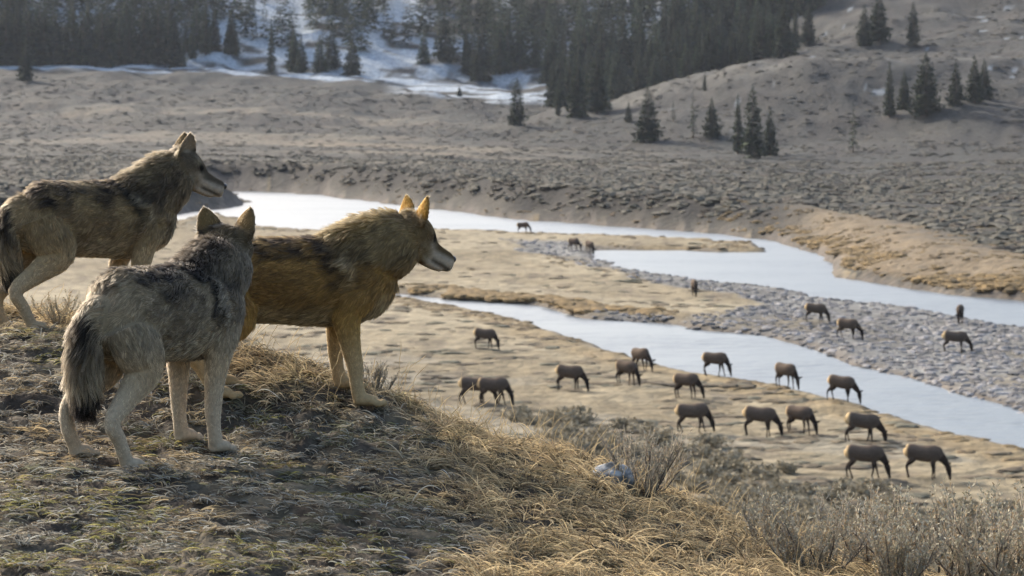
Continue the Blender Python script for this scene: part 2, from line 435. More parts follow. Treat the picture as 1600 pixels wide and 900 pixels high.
def valley_colour(x, y, z, f):
    n1 = fbm(x / 20, y / 34, 101, 4); n2 = fbm(x / 5, y / 9, 111, 4); n3 = fbm(x / 1.6, y / 2.6, 121, 3)
    c = mixc(TAN, TAN2, sstep(.42, .62, n2))
    c = mixc(c, PALE, sstep(.52, .68, n1) * .7)
    c = mixc(c, EARTH * 1.1, sstep(.60, .72, n3) * .55)
    far = f['far']; s = f['s']; px = f['px']
    # sage flats and slopes beyond the river
    sg = mixc(SAGEC * 1.05, EARTH * 1.35, sstep(.40, .62, n2))
    sg = mixc(sg, TAN2 * .85, sstep(.55, .75, n1) * .6)
    sg = mixc(sg, DARKE * 1.2, sstep(.60, .72, n3) * .5)
    # eroded bank face
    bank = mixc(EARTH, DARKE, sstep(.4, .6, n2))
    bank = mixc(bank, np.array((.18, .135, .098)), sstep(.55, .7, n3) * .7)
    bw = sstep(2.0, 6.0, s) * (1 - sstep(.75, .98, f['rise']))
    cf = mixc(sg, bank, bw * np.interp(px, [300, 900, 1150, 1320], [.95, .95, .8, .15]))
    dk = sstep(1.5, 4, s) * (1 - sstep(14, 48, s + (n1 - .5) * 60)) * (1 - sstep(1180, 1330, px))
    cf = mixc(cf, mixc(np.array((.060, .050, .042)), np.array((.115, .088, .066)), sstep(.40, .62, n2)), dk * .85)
    # golden grass shelf along the right-hand bank
    sh = sstep(0.3, 1.5, s) * (1 - sstep(10, 26, s + (n2 - .5) * 22)) * sstep(1180, 1300, px)
    cf = mixc(cf, mixc(TAN, GOLD, n3), sh * .9)
    # pale grass bands on the left-hand flats
    bandn = fbm(x / 90, y / 26, 131, 3)
    bd = sstep(.46, .64, bandn + (n2 - .5) * .3) * sstep(560, 620, y) * (1 - sstep(790, 860, y)) * (1 - sstep(560, 900, px))
    cf = mixc(cf, PALE * .8, bd * .45)
    bd2 = sstep(.52, .62, bandn) * sstep(440, 470, y) * (1 - sstep(620, 700, y)) * sstep(300, 520, px) * (1 - sstep(1000, 1200, px))
    cf = mixc(cf, TAN * .95, bd2 * .7)
    # hill spur on the right: tan-brown ground, reddish scree, painted crest highlight
    hw = f['hill'] * sstep(880, 980, px)
    hc = mixc(np.array((.145, .116, .090)), np.array((.205, .165, .118)), sstep(.40, .62, fbm(x / 30, y / 22, 141, 4)))
    hc = mixc(hc, np.array((.150, .105, .082)), sstep(.55, .68, fbm(x / 24, y / 20, 151, 3)) * .7)
    hc = mixc(hc, SAGEC, sstep(.48, .60, n2) * .65)
    cf = mixc(cf, hc, hw * .85)
    cr = np.exp(-((y - 792 - (n1 - .5) * 40) / 16) ** 2) * sstep(880, 960, px) * (1 - sstep(1190, 1260, px)) + np.exp(-((y - 768 - (n1 - .5) * 30) / 9) ** 2) * sstep(1120, 1200, px)  # sunlit highlight along the ridge crests, painted into the ground colour
    cf = mixc(cf, np.array((.36, .29, .20)), np.clip(cr, 0, 1) * .6 * sstep(.35, .6, n2))
    # bare brown ground above the flats on the left
    # snow: forest floor and hollows, hillside shade put into its colour
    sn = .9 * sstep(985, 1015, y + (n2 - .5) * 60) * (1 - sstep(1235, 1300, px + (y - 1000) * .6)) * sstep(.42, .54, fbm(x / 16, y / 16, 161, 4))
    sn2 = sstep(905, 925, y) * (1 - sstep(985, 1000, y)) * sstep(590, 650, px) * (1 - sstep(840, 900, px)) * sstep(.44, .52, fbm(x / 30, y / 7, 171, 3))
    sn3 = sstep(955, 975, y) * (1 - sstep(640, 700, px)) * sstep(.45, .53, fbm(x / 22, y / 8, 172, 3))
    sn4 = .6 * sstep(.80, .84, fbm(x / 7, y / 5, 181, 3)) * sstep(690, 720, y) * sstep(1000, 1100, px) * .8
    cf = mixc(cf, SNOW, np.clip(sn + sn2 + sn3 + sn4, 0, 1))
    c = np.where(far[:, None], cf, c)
    # near side: dark sage bank by the far channel at left
    nb = (~far) * sstep(300, 340, y) * (1 - sstep(470, 540, px + (n2 - .5) * 120))
    c = mixc(c, SAGEC * .8, nb * .9)
    # gravel bar
    gw = sstep(0.8, -0.8, f['grv'] + (n3 - .5) * 3.0) * (~far)
    gc = mixc(GRAV, GRAV * .72, sstep(.42, .6, n3)); gc = mixc(gc, GRAV * 1.25, sstep(.56, .7, n2))
    gc = mixc(gc, TAN2 * .8, sstep(.66, .74, n1) * .6)
    c = mixc(c, gc, gw)
    # golden rim of grass above the water on the near banks, wet mud at the waterline
    rim = sstep(0.4, 1.4, f['dwat']) * (1 - sstep(2.4, 4.5, f['dwat'])) * (1 - gw)
    c = mixc(c, GOLD * .95, rim * .55)
    wet = 1 - sstep(0.0, 1.3, f['dwat'])
    warm = np.clip(sh + .75 * bd + .7 * bd2, 0, 1) * far
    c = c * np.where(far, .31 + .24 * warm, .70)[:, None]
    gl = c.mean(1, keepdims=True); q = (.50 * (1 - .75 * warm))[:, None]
    c = np.where(far[:, None], (gl * q + c * (1 - q)) * mixc(np.array((.91, 1.0, 1.05)), np.array((1.0, 1.0, 1.0)), warm), c * np.array((.98, 1.02, 1.0)))  # far ground tinted cooler, distance haze put into its colour
    c = mixc(c, MUD, wet * .85)
    # sage-grey hollows of the near meadow
    nm = (~far) * (1 - sstep(135, 160, y)) * sstep(.50, .60, fbm(x / 11, y / 6, 191, 3)) * (f['dwat'] > 4)
    c = mixc(c, SAGEC * 1.1, nm * .6)
    return c

rows = np.concatenate([F * H / (np.arange(1500, 262, -2.6) - HZ), np.arange(675, 1100, 4.0), np.arange(1100, 1701, 20.0)])
rows = np.unique(np.round(rows, 3))
cols = np.concatenate([np.arange(-1500, -80, 60), np.arange(-80, 1681, 4.2), np.arange(1700, 3101, 60)])
tcol = (cols - 800) / F
GX = (rows[:, None] * tcol[None, :]); GY = np.repeat(rows[:, None], len(cols), 1)
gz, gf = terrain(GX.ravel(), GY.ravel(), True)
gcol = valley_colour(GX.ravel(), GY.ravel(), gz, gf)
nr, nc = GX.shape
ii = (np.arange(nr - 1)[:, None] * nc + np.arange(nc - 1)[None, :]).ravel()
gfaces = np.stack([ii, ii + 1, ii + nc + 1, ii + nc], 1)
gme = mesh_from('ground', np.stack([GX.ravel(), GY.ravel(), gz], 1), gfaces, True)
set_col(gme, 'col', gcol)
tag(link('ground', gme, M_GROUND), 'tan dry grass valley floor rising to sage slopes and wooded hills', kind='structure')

# water: one sheet for each channel at river level
WL = -0.42
def channel(name, poly, label, grow=6.0):
    lo = poly.min(0) - grow; hi = poly.max(0) + grow
    ys = F * H / (np.arange(F * H / max(lo[1], 60) + HZ, F * H / hi[1] + HZ, -4.0) - HZ)
    xs = np.arange(-1500, 3101, 12.0)
    X = ys[:, None] * ((xs - 800) / F)[None, :]; Y = np.repeat(ys[:, None], len(xs), 1)
    sd = sdist(np.stack([X.ravel(), Y.ravel()], 1), poly).reshape(X.shape) < grow
    keep = sd[:-1, :-1] | sd[1:, :-1] | sd[:-1, 1:] | sd[1:, 1:]
    n = X.shape[1]
    k = (np.arange(X.shape[0] - 1)[:, None] * n + np.arange(n - 1)[None, :])[keep]
    f = np.stack([k, k + 1, k + n + 1, k + n], 1)
    u, inv = np.unique(f, return_inverse=True)
    v = np.stack([X.ravel()[u], Y.ravel()[u], np.full(len(u), WL)], 1)
    me = mesh_from(name, v, inv.reshape(f.shape), True)
    tag(link(name, me, M_WATER), label, kind='structure')
channel('river', MAINP, 'wide bright river channel curving past the far cut bank')
channel('river', NEARP, 'near river channel running diagonally past the grazing elk')

# knoll sheet
kx = np.concatenate([np.arange(-34, -4.2, 1.2), np.arange(-4.2, 4.2, 0.034), np.arange(4.2, 26, 1.0)])
ky = np.concatenate([np.arange(-5, 6.6, 0.8), np.arange(6.6, 14.6, 0.036), np.arange(14.6, 52, 0.9)])
KX, KY = np.meshgrid(kx, ky)
KZ = knoll(KX, KY)
kn1 = fbm(KX.ravel() / .5, KY.ravel() / .5, 201, 4); kn2 = fbm(KX.ravel() / .13, KY.ravel() / .13, 211, 3)
kc = mixc(np.array((.070, .058, .042)), np.array((.11, .092, .062)), sstep(.4, .6, kn1))
kc = mixc(kc, np.array((.045, .036, .028)), sstep(.48, .62, kn2) * .8)
n = KX.shape[1]
k = (np.arange(KX.shape[0] - 1)[:, None] * n + np.arange(n - 1)[None, :])
f = np.stack([k, k + 1, k + n + 1, k + n], 2)
keep = (KZ[:-1, :-1] > -1.4)
kme = mesh_from('knoll', np.stack([KX.ravel(), KY.ravel(), KZ.ravel()], 1), f[keep].reshape(-1, 4), True)
set_col(kme, 'col', kc)
tag(link('knoll', kme, M_KNOLL), 'grassy knoll with matted litter in the foreground', kind='structure')

# ------------------------------------------------------------------ low shapes used many times
def dome(nu=7, nv=3, jit=0.22, seed=0, squash=0.75):
    r = np.random.default_rng(seed)
    v = [(0, 0, squash)]
    for i in range(1, nv + 1):
        ph = i / nv * math.pi * 0.56
        for j in range(nu):
            a = (j + .5 * (i % 2)) / nu * 2 * math.pi
            q = 1 + (r.random() - .5) * 2 * jit
            v.append((math.sin(ph) * math.cos(a) * q, math.sin(ph) * math.sin(a) * q, math.cos(ph) * squash * (1 + (r.random() - .5) * jit)))
    v = np.array(v)
    f = []
    for j in range(nu): f.append((0, 1 + j, 1 + (j + 1) % nu))
    for i in range(nv - 1):
        a = 1 + i * nu; b = a + nu
        for j in range(nu):
            j2 = (j + 1) % nu
            f.append((a + j, b + j, b + j2)); f.append((a + j, b + j2, a + j2))
    return v, np.array(f)

def scatter(name, bases, pos, size, rot, colr, mat, label=None, kind='stuff', smooth=False, shade=None):
    """many small pieces joined into one object: pos (n,3), size (n,3), rot (n)"""
    V, Fc, C = [], [], []
    off = 0
    pick = np.arange(len(pos)) % len(bases)
    for b, (bv, bf) in enumerate(bases):
        m = pick == b
        p, s, a, c = pos[m], size[m], rot[m], colr[m]
        q = bv[None] * s[:, None, :]
        ca, sa = np.cos(a)[:, None], np.sin(a)[:, None]
        v = np.stack([q[..., 0] * ca - q[..., 1] * sa, q[..., 0] * sa + q[..., 1] * ca, q[..., 2]], -1) + p[:, None, :]
        V.append(v.reshape(-1, 3))
        fc = bf[None] + (np.arange(len(p)) * len(bv))[:, None, None] + off
        Fc.append(fc.reshape(-1, 3))
        j = 0.72 + 0.56 * np.random.default_rng(b).random((len(p), len(bv), 1))
        C.append((c[:, None, :] * j).reshape(-1, 3))
        off += len(p) * len(bv)
    me = mesh_from(name, np.concatenate(V), np.concatenate(Fc), smooth)
    set_col(me, 'col', np.concatenate(C))
    return tag(link(name, me, mat), label, kind=kind)

DOMES = [dome(6, 3, .30, k) for k in range(6)]
SCRUB = [dome(7, 3, .60, 20 + k, .8) for k in range(7)]
STONES = [dome(5, 2, .30, 40 + k, .7) for k in range(5)]

def frame_points(n, y0, y1, pxa, pxb, power=1.0):
    """random ground spots, denser near by as they show larger"""
    u = rng.random(n)
    Y = 1.0 / (1 / y0 + u * (1 / y1 - 1 / y0)) if power == 1.0 else (y0 ** 2 + u * (y1 ** 2 - y0 ** 2)) ** .5
    px = pxa + rng.random(n) * (pxb - pxa)
    return (px - 800) / F * Y, Y

# sagebrush over the flats and slopes beyond the river
x, y = frame_points(56000, 190, 930, -600, 1900, 2.0)
_xa, _ya = frame_points(20000, 190, 600, 100, 1900, 2.0)
x = np.concatenate([x, _xa]); y = np.concatenate([y, _ya])
z, f = terrain(x, y, True)
den = fbm(x / 30, y / 40, 301, 3) * .6 + fbm(x / 6, y / 6, 311, 2) * .4
shelf = (f['px'] > 1200) & (f['s'] < 14)
band = (fbm(x / 90, y / 26, 131, 3) > .54) & (y > 560) & (y < 840) & (f['px'] < 800)
ok = f['far'] & (f['s'] > 4) & (den > .33) & ~shelf & (~band | (rng.random(len(x)) < .35)) & ((f['hill'] < .5) | (rng.random(len(x)) < .55))
x, y, z, px = x[ok], y[ok], z[ok], f['px'][ok]
n = len(x)
sz = (0.22 + 0.36 * rng.random(n) ** 1.5) * (1 + y / 1500)
size = np.stack([sz * (1.0 + .7 * rng.random(n)), sz * (1.0 + .7 * rng.random(n)), sz * .62], 1)
c = mixc(np.array((.118, .112, .088)), np.array((.165, .152, .120)), rng.random(n))
c = mixc(c, np.array((.095, .080, .064)), (rng.random(n) < .25) * .8)
c *= np.where((f['s'][ok] < 40) & (px < 1250), .72, .68)[:, None]
nr_ = y < 390 + 190 * rng.random(n) ** 1.6; ra_ = rng.random(n) * 6.3
fr_ = (~nr_) & (rng.random(n) < .62)
size[fr_] *= (1.3, 1.15, .62)
size *= (1 + .40 * (1 - sstep(240, 470, y)))[:, None]
c[fr_] = c[fr_] * (.45 + .5 * rng.random(int(fr_.sum())))[:, None]
c[nr_] *= 1.12
scatter('sagebrush', SCRUB, np.stack([x, y, z - .05], 1)[nr_], size[nr_], ra_[nr_], c[nr_], M_SAGE, label='grey-green sagebrush on the flats just beyond the river')
scatter('sagebrush', STONES, np.stack([x, y, z - .05], 1)[fr_], size[fr_], ra_[fr_], c[fr_], M_SAGE, smooth=True, label='grey-green sagebrush far out on the flats and slopes')

# tussocks of golden grass along the river banks
def bank_points(poly, n, d0, d1, closed=True):
    a = poly; b = np.roll(poly, -1, 0)
    if not closed: a, b = a[:-1], b[:-1]
    vis = (np.abs(a[:, 0] / a[:, 1]) < .3) & (np.abs(b[:, 0] / b[:, 1]) < .3)
    a, b = a[vis], b[vis]
    L = np.hypot(*(b - a).T); nrm = np.stack([(b - a)[:, 1], -(b - a)[:, 0]], 1) / L[:, None]
    i = rng.choice(len(L), n, p=L / L.sum())
    t = rng.random(n)[:, None]
    sgn = np.where(rng.random(n) < .5, 1, -1)
    return a[i] + (b - a)[i] * t + nrm[i] * (sgn * (d0 + (d1 - d0) * rng.random(n)))[:, None]
pts = np.concatenate([bank_points(MAINP, 9000, 0.5, 6), bank_points(NEARP, 6000, 0.4, 3.5)])
x, y = pts[:, 0], pts[:, 1]
z, f = terrain(x, y, True)
clump = fbm(x / 5, y / 5, 321, 3)
ok = (f['dwat'] > .7) & (f['dwat'] < 8) & (f['grv'] > -.5) & (clump > .42) & ((f['px'] > 1150) | (~f['far']) | (rng.random(len(x)) < .35))
# the meadow's lower edge is a thick golden fringe, the herd's bank only a sparse one
near_low = (~f['far']) & (f['dn'] < 6) & (inside(np.stack([x, y], 1), NEARP) | (y < 1 * np.interp(f['px'], [600, 900, 1200, 1600], [185, 150, 128, 105])))
ok &= ~(near_low & (rng.random(len(x)) < .85))
x, y, z = x[ok], y[ok], z[ok]
# the grassy shelf on the right and the golden lip of the river meadow
x2, y2 = frame_points(9000, 188, 320, 1130, 1720)
z2, f2 = terrain(x2, y2, True)
o2 = f2['far'] & (f2['s'] > .6) & (f2['s'] < 26) & (fbm(x2 / 6, y2 / 4, 322, 3) > .50 - .10 * (f2['s'] < 5)) & (f2['dwat'] > .5)
up_edge = NEARP[1:8]
k2 = rng.integers(0, len(up_edge) - 1, 2600); t2 = rng.random((2600, 1))
p3 = up_edge[k2] * (1 - t2) + up_edge[k2 + 1] * t2; p3 = p3 + np.stack([rng.normal(size=2600) * .8, .3 + 5.5 * rng.random(2600) ** 1.6], 1)
z3, f3 = terrain(p3[:, 0], p3[:, 1], True)
o3 = (f3['dwat'] > .4) & (f3['grv'] > .3) & (fbm(p3[:, 0] / 3, p3[:, 1] / 3, 324, 2) > .36)
x = np.concatenate([x, x2[o2], p3[o3, 0]]); y = np.concatenate([y, y2[o2], p3[o3, 1]]); z = np.concatenate([z, z2[o2], z3[o3]])
n = len(x)
sz = 0.16 + .26 * rng.random(n) ** 1.5
size = np.stack([sz * (1 + .6 * rng.random(n)), sz * (.9 + .4 * rng.random(n)), sz * .6], 1)
c = mixc(np.array((.16, .118, .060)), np.array((.135, .103, .062)), rng.random(n)); c = mixc(c, np.array((.13, .098, .062)), (rng.random(n) < .25) * 1.)
lipn = int(o3.sum()); nsh = int(o2.sum())
c[-lipn:] = mixc(np.array((.215, .150, .070)), np.array((.135, .100, .055)), rng.random(lipn)); size[-lipn:] *= 1.7
edge_ = np.zeros(n, bool); edge_[n - lipn - nsh:n - lipn] = f2['s'][o2] < 5
c[edge_] = mixc(np.array((.205, .145, .070)), np.array((.12, .09, .05)), rng.random(int(edge_.sum()))); size[edge_] *= 1.7
scatter('tussock_grass', DOMES, np.stack([x, y, z - .08], 1), size, rng.random(n) * 6.3, c, M_SAGE, 'golden tussock grass fringing the river banks')

# cobbles of the gravel bar
x, y = frame_points(16000, 105, 330, 780, 1750)
z, f = terrain(x, y, True)
ok = (f['grv'] < .5) & (f['dwat'] > -.3) & ~f['far']
x, y, z = x[ok], y[ok], z[ok]; n = len(x)
sz = 0.09 + .20 * rng.random(n) ** 2.5 + .0004 * y
size = np.stack([sz * (1 + .5 * rng.random(n)), sz, sz * .7], 1)
c = np.array((.165, .16, .157)) * (0.5 + .9 * rng.random(n) ** 1.6)[:, None]
scatter('gravel', STONES, np.stack([x, y, z - .02], 1), size, rng.random(n) * 6.3, c, M_STONE, 'grey river gravel and cobbles of the bar between the channels')

# hummocks and tufts of the meadows on the near side
x, y = frame_points(9000, 80, 330, 150, 1750)
z, f = terrain(x, y, True)
pat = fbm(x / 4.5, y / 2.6, 331, 3)
ok = ~f['far'] & (f['dwat'] > 1.5) & (f['grv'] > 1) & (pat > .53)
x, y, z = x[ok], y[ok], z[ok]; n = len(x)
sz = .16 + .24 * rng.random(n)
size = np.stack([sz * (1.5 + 1.2 * rng.random(n)), sz * (1.1 + .6 * rng.random(n)), sz * .62], 1)
c = mixc(np.array((.175, .14, .09)), np.array((.10, .083, .06)), rng.random(n) ** .8); c = mixc(c, np.array((.13, .125, .09)), (rng.random(n) < .3) * .8)
scatter('meadow_tufts', DOMES, np.stack([x, y, z - .05], 1), size, rng.random(n) * .6 - .3, c, M_SAGE, 'low tufts and hummocks of dry grass in the meadow')

# ------------------------------------------------------------------ shrubs with leaves, near enough to pick apart
def leafy_mound(seed, nl=420, tall=1.0):
    r = np.random.default_rng(seed)
    lob = r.normal(size=(9, 3)) * (.42, .42, .18) + (0, 0, .42)
    i = r.integers(0, 9, nl)
    d = r.normal(size=(nl, 3)); d /= np.linalg.norm(d, axis=1)[:, None]
    p = lob[i] + d * (.30 + .1 * r.random((nl, 1)))
    p[:, 2] = np.abs(p[:, 2]) * tall
    a = r.normal(size=(nl, 3)); a /= np.linalg.norm(a, axis=1)[:, None]
    a[:, 2] = np.abs(a[:, 2]) + .3
    b = np.cross(a, d); b /= np.linalg.norm(b, axis=1)[:, None] + 1e-9
    w = .075 + .06 * r.random((nl, 1)); l = .11 + .09 * r.random((nl, 1))
    V = np.stack([p - b * w, p + b * w, p + a * l + d * .03], 1).reshape(-1, 3)
    V[:, 2] = np.maximum(V[:, 2], 0)
    Fc = np.arange(nl * 3).reshape(-1, 3)
    sh = (0.75 + .5 * r.random((nl, 1, 1))) * np.ones((1, 3, 1))
    c = mixc(np.array((.185, .165, .118)), np.array((.25, .22, .158)), r.random(nl))[:, None, :] * sh
    me = mesh_from('foliage', V, Fc)
    set_col(me, 'col', c.reshape(-1, 3))
    me.materials.append(M_SAGE)
    # stems
    sv, sf = [], []
    for k in range(7):
        a0 = k / 7 * 6.283 + r.random(); top = np.array((math.cos(a0) * .4, math.sin(a0) * .4, .45 * tall)); off = len(sv)
        for (q, rad) in ((np.array((0, 0, -.05)), .035), (top * .5 + (0, 0, .05), .022), (top, .008)):
            for j in range(3):
                sv.append(q + rad * np.array((math.cos(j * 2.1), math.sin(j * 2.1), 0)))
        for h in range(2):
            for j in range(3):
                sf.append((off + h * 3 + j, off + h * 3 + (j + 1) % 3, off + h * 3 + 3 + (j + 1) % 3, off + h * 3 + 3 + j))
    st = mesh_from('stems', np.array(sv), np.array(sf))
    set_col(st, 'col', np.tile((.12, .095, .075), (len(sv), 1)))
    st.materials.append(M_TWIG)
    return me, st
MOUNDS = [leafy_mound(500 + k) for k in range(5)]
spots = []
for _ in range(4200):
    if len(spots) >= 150: break
    pxx = 790 + rng.random() * 880; pyy = 640 + rng.random() * 330
    # a swathe of sage runs from the knoll down to the right, with strays beyond it
    mid = np.interp(pxx, [800, 950, 1100, 1300, 1600], [662, 692, 745, 800, 850])
    low = pxx > 1130 and pyy > 785
    if not low and abs(pyy - mid) > 34 * (1 if rng.random() < .85 else 1.7): continue
    X, Y = px2w(pxx, pyy, 0)
    if any((X - a) ** 2 + ((Y - b) * .8) ** 2 < 1.0 for a, b in spots): continue
    spots.append((X, Y))
sx = np.array(spots)
szs = terrain(sx[:, 0], sx[:, 1])
for i, (X, Y) in enumerate(spots):
    a, b = MOUNDS[i % 5]
    o = empty('sage_shrub', (X, Y, szs[i]), rng.random() * 6.28)
    s = .34 + .34 * rng.random()
    o.scale = (s * 1.5, s * 1.5, s)
    link('foliage', a, None, o); link('stems', b, None, o)
    tag(o, 'low blurred grey-green sage shrub on the slope below the knoll', 'shrub', 'sage shrubs on the slope below the knoll')

# ------------------------------------------------------------------ conifers
def conifer(seed, whorls=34, r0=.17, gap=.06, dens=1.0, taper=.85, tone=1.0):
    """crown and trunk of unit height"""
    r = np.random.default_rng(seed)
    V, Fc, C = [], [], []
    def tri(a, b, c, col):
        i = len(V); V.extend((a, b, c)); Fc.append((i, i + 1, i + 2)); C.extend((col, col, col))
    for w in range(whorls):
        t = (w + r.random() * .6) / whorls
        zc = gap + (1 - gap) * t
        R = r0 * (1 - t) ** taper * (0.85 + .28 * r.random()) + .008
        if t < .12: R *= .75 + 2 * t
        nb = int((9 if t < .75 else 6) * dens)
        a0 = r.random() * 6.28
        for b in range(nb):
            if r.random() > dens * 1.05: continue
            a = a0 + b / nb * 6.283 + (r.random() - .5) * .7
            L = R * (.65 + .6 * r.random())
            d = np.array((math.cos(a), math.sin(a), 0)); s = np.array((-d[1], d[0], 0))
            droop = (.30 - .55 * t) + .18 * (r.random() - .5)
            p0 = np.array((0, 0, zc + (r.random() - .5) * 2.2 / whorls)); p1 = p0 + d * L - np.array((0, 0, droop * L)); pm = p0 + d * L * .55 - np.array((0, 0, droop * L * .4))
            base = np.array((.028, .040, .026)) * tone * (.65 + .8 * r.random())
            if r.random() < .22: base = base * np.array((1.5, 1.35, .95))
            wd = L * .26 + .004
            up = np.array((0, 0, 1))
            tri(p0 + up * .012, pm + s * wd, p1, base); tri(p0 + up * .012, p1, pm - s * wd, base * .9)
            for k in range(3):
                q = p0 + (p1 - p0) * (.35 + .3 * k * .7 + .2 * r.random()); g = (1 if k % 2 else -1)
                e = q + s * g * L * (.34 - .08 * k) + d * L * .16 - up * (.10 * L + .004)
                tri(q - d * L * .10, e, q + d * L * .14 + up * .004, base * (.8 + .4 * r.random()))
                tri(q - d * L * .08, q + d * L * .10, q + s * g * L * .12 - up * (.22 * L + .010), base * .75)
    tri(np.array((-.006, 0, .95)), np.array((.006, 0, .95)), np.array((0, 0, 1.02)), np.array((.04, .055, .03)))
    cm = mesh_from('crown', np.array(V), np.array(Fc)); set_col(cm, 'col', np.array(C)); cm.materials.append(M_NEEDLE)
    tv, tf = [], []
    for (zz, rr) in ((-.03, .019), (.1, .015), (.5, .009), (.97, .002)):
        for j in range(6):
            tv.append((rr * math.cos(j / 6 * 6.283), rr * math.sin(j / 6 * 6.283), zz))
    for h in range(3):
        for j in range(6):
            tf.append((h * 6 + j, h * 6 + (j + 1) % 6, h * 6 + 6 + (j + 1) % 6, h * 6 + 6 + j))
    tm = mesh_from('trunk', np.array(tv), np.array(tf), True); tm.materials.append(M_BARK)
    return cm, tm
FIRS = [conifer(900 + k, 36 + k % 4, .18 + .022 * (k % 3), .05, 1.0, .75 + .1 * (k % 2)) for k in range(6)]
SLIM = [conifer(950 + k, 38, .10, .06, 1.0, .8) for k in range(2)]
THIN = [conifer(970 + k, 28, .135, .14, .55, .8, 1.15) for k in range(2)]

FIRS_D = [conifer(930 + k, 36, .165 + .03 * (k % 2), .05, 1.0, .8, (.62, 1.0, 1.45, 1.8)[k]) for k in range(4)]
def plant_tree(kit, loc, h, label, group, wide=1.0, lean=0.0):
    o = empty('conifer_tree', loc, rng.random() * 6.28)
    o.scale = (h * wide, h * wide, h)
    link('trunk', kit[1], None, o); link('crown', kit[0], None, o)
    return tag(o, label, 'tree', group)

HT = [  # base column, base row, height in px, kit, wide, label
    (808, 195, 74, FIRS[0], 1.25, 'lone broad dark conifer on the flat, left of all the hillside conifers'),
    (872, 181, 48, SLIM[0], 1.1, 'short slim conifer just left of a tall dark pair where the spur begins'),
    (902, 182, 98, FIRS[1], 1.0, 'left one of the two tall dark conifers where the spur meets the forest'),
    (932, 176, 98, FIRS[2], 1.0, 'right one of the two tall dark conifers where the spur meets the forest'),
    (982, 190, 32, FIRS[3], 1.2, 'tiny conifer on the lower spur left of a broad lone conifer'),
    (1012, 222, 86, FIRS[4], 1.25, 'broad cone-shaped conifer standing alone at the left foot of the spur'),
    (1052, 190, 36, THIN[0], 1.0, 'small ragged conifer on the spur above a thin leafless-looking one'),
    (1083, 216, 78, THIN[1], .8, 'thin sparse conifer close to the left of a medium conifer on the spur'),
    (1112, 215, 62, FIRS[5], 1.2, 'medium conifer between the thin sparse one and the tallest cluster'),
    (1101, 142, 30, SLIM[1], 1.3, 'tiny conifer alone on the skyline ridge of the spur'),
    (1153, 240, 92, SLIM[0], 1.2, 'narrow conifer at the left of the tallest cluster at the foot of the spur'),
    (1176, 248, 116, FIRS[0], 1.0, 'tallest conifer in the centre of the cluster at the foot of the spur'),
    (1203, 242, 72, FIRS[1], 1.05, 'shorter conifer at the right of the tallest cluster at the foot of the spur'),
    (1225, 90, 92, FIRS[2], .95, 'leftmost dark conifer of three on the ridge at the end of the forest'),
    (1243, 78, 72, SLIM[1], 1.2, 'middle conifer of three on the ridge at the end of the forest'),
    (1263, 71, 72, FIRS[3], 1.1, 'rightmost conifer of three on the ridge at the end of the forest'),
    (1351, 71, 64, FIRS[4], 1.15, 'left conifer of a touching pair on the ridge bench'),
    (1373, 64, 84, FIRS[5], 1.05, 'right conifer of a touching pair on the ridge bench'),
    (1427, 71, 68, FIRS[0], 1.05, 'single conifer on the ridge bench right of a touching pair'),
    (1390, 183, 86, SLIM[1], 1.25, 'slim conifer at the left end of the row on the right slope'),
    (1413, 170, 58, FIRS[1], 1.2, 'short conifer second from the left in the row on the right slope'),
    (1447, 180, 98, FIRS[2], 1.2, 'biggest broad conifer in the middle of the row on the right slope'),
    (1494, 164, 72, FIRS[3], 1.15, 'conifer between the biggest one and the end pair in the row on the right slope'),
    (1523, 160, 74, FIRS[4], 1.05, 'left conifer of the end pair in the row on the right slope'),
    (1538, 154, 62, FIRS[5], 1.1, 'right conifer of the end pair in the row on the right slope'),
    (1333, 238, 78, THIN[0], .95, 'sparse see-through conifer alone low on the right slope'),
    (40, 126, 66, FIRS[1], 1.1, 'small pointed conifer standing forward of the forest edge at far left'),
    (718, 150, 16, FIRS[2], 1.3, 'tiny conifer alone on the snow patch before the forest'),
]
for (bx, by, hp, kit, wd, lb) in HT:
    X, Y, Z = at(bx, by, 560)
    plant_tree(kit, (X, Y, Z - .1), hp * Y / F, lb, 'conifers standing apart on the spur and flats', wd)

# the forest: separate trees in front, a joined mass behind
fx, fy = [], []
for row, Yr in enumerate(np.arange(985, 1150, 11.0)):
    pxs = np.arange(-460, 1290, 19.0) + (row % 2) * 9
    pxs = pxs + (rng.random(len(pxs)) - .5) * 22
    for p in pxs:
        fx.append((p - 800) / F * Yr); fy.append(Yr + (rng.random() - .5) * 12)
fx = np.array(fx); fy = np.array(fy)
fpx = 800 + F * fx / fy
# open glades where the snow shows
glade = fbm(fx / 26, fy / 20, 401, 3)
dens = np.interp(fpx, [-200, 250, 330, 480, 560, 700, 830, 950, 1300], [.24, .28, .52, .56, .47, .47, .33, .22, .20])
keep = glade > dens
edge = np.interp(fpx, [-200, 0, 300, 600, 700, 860, 1300], [985, 985, 990, 1000, 1015, 960, 930])
keep &= fy > edge
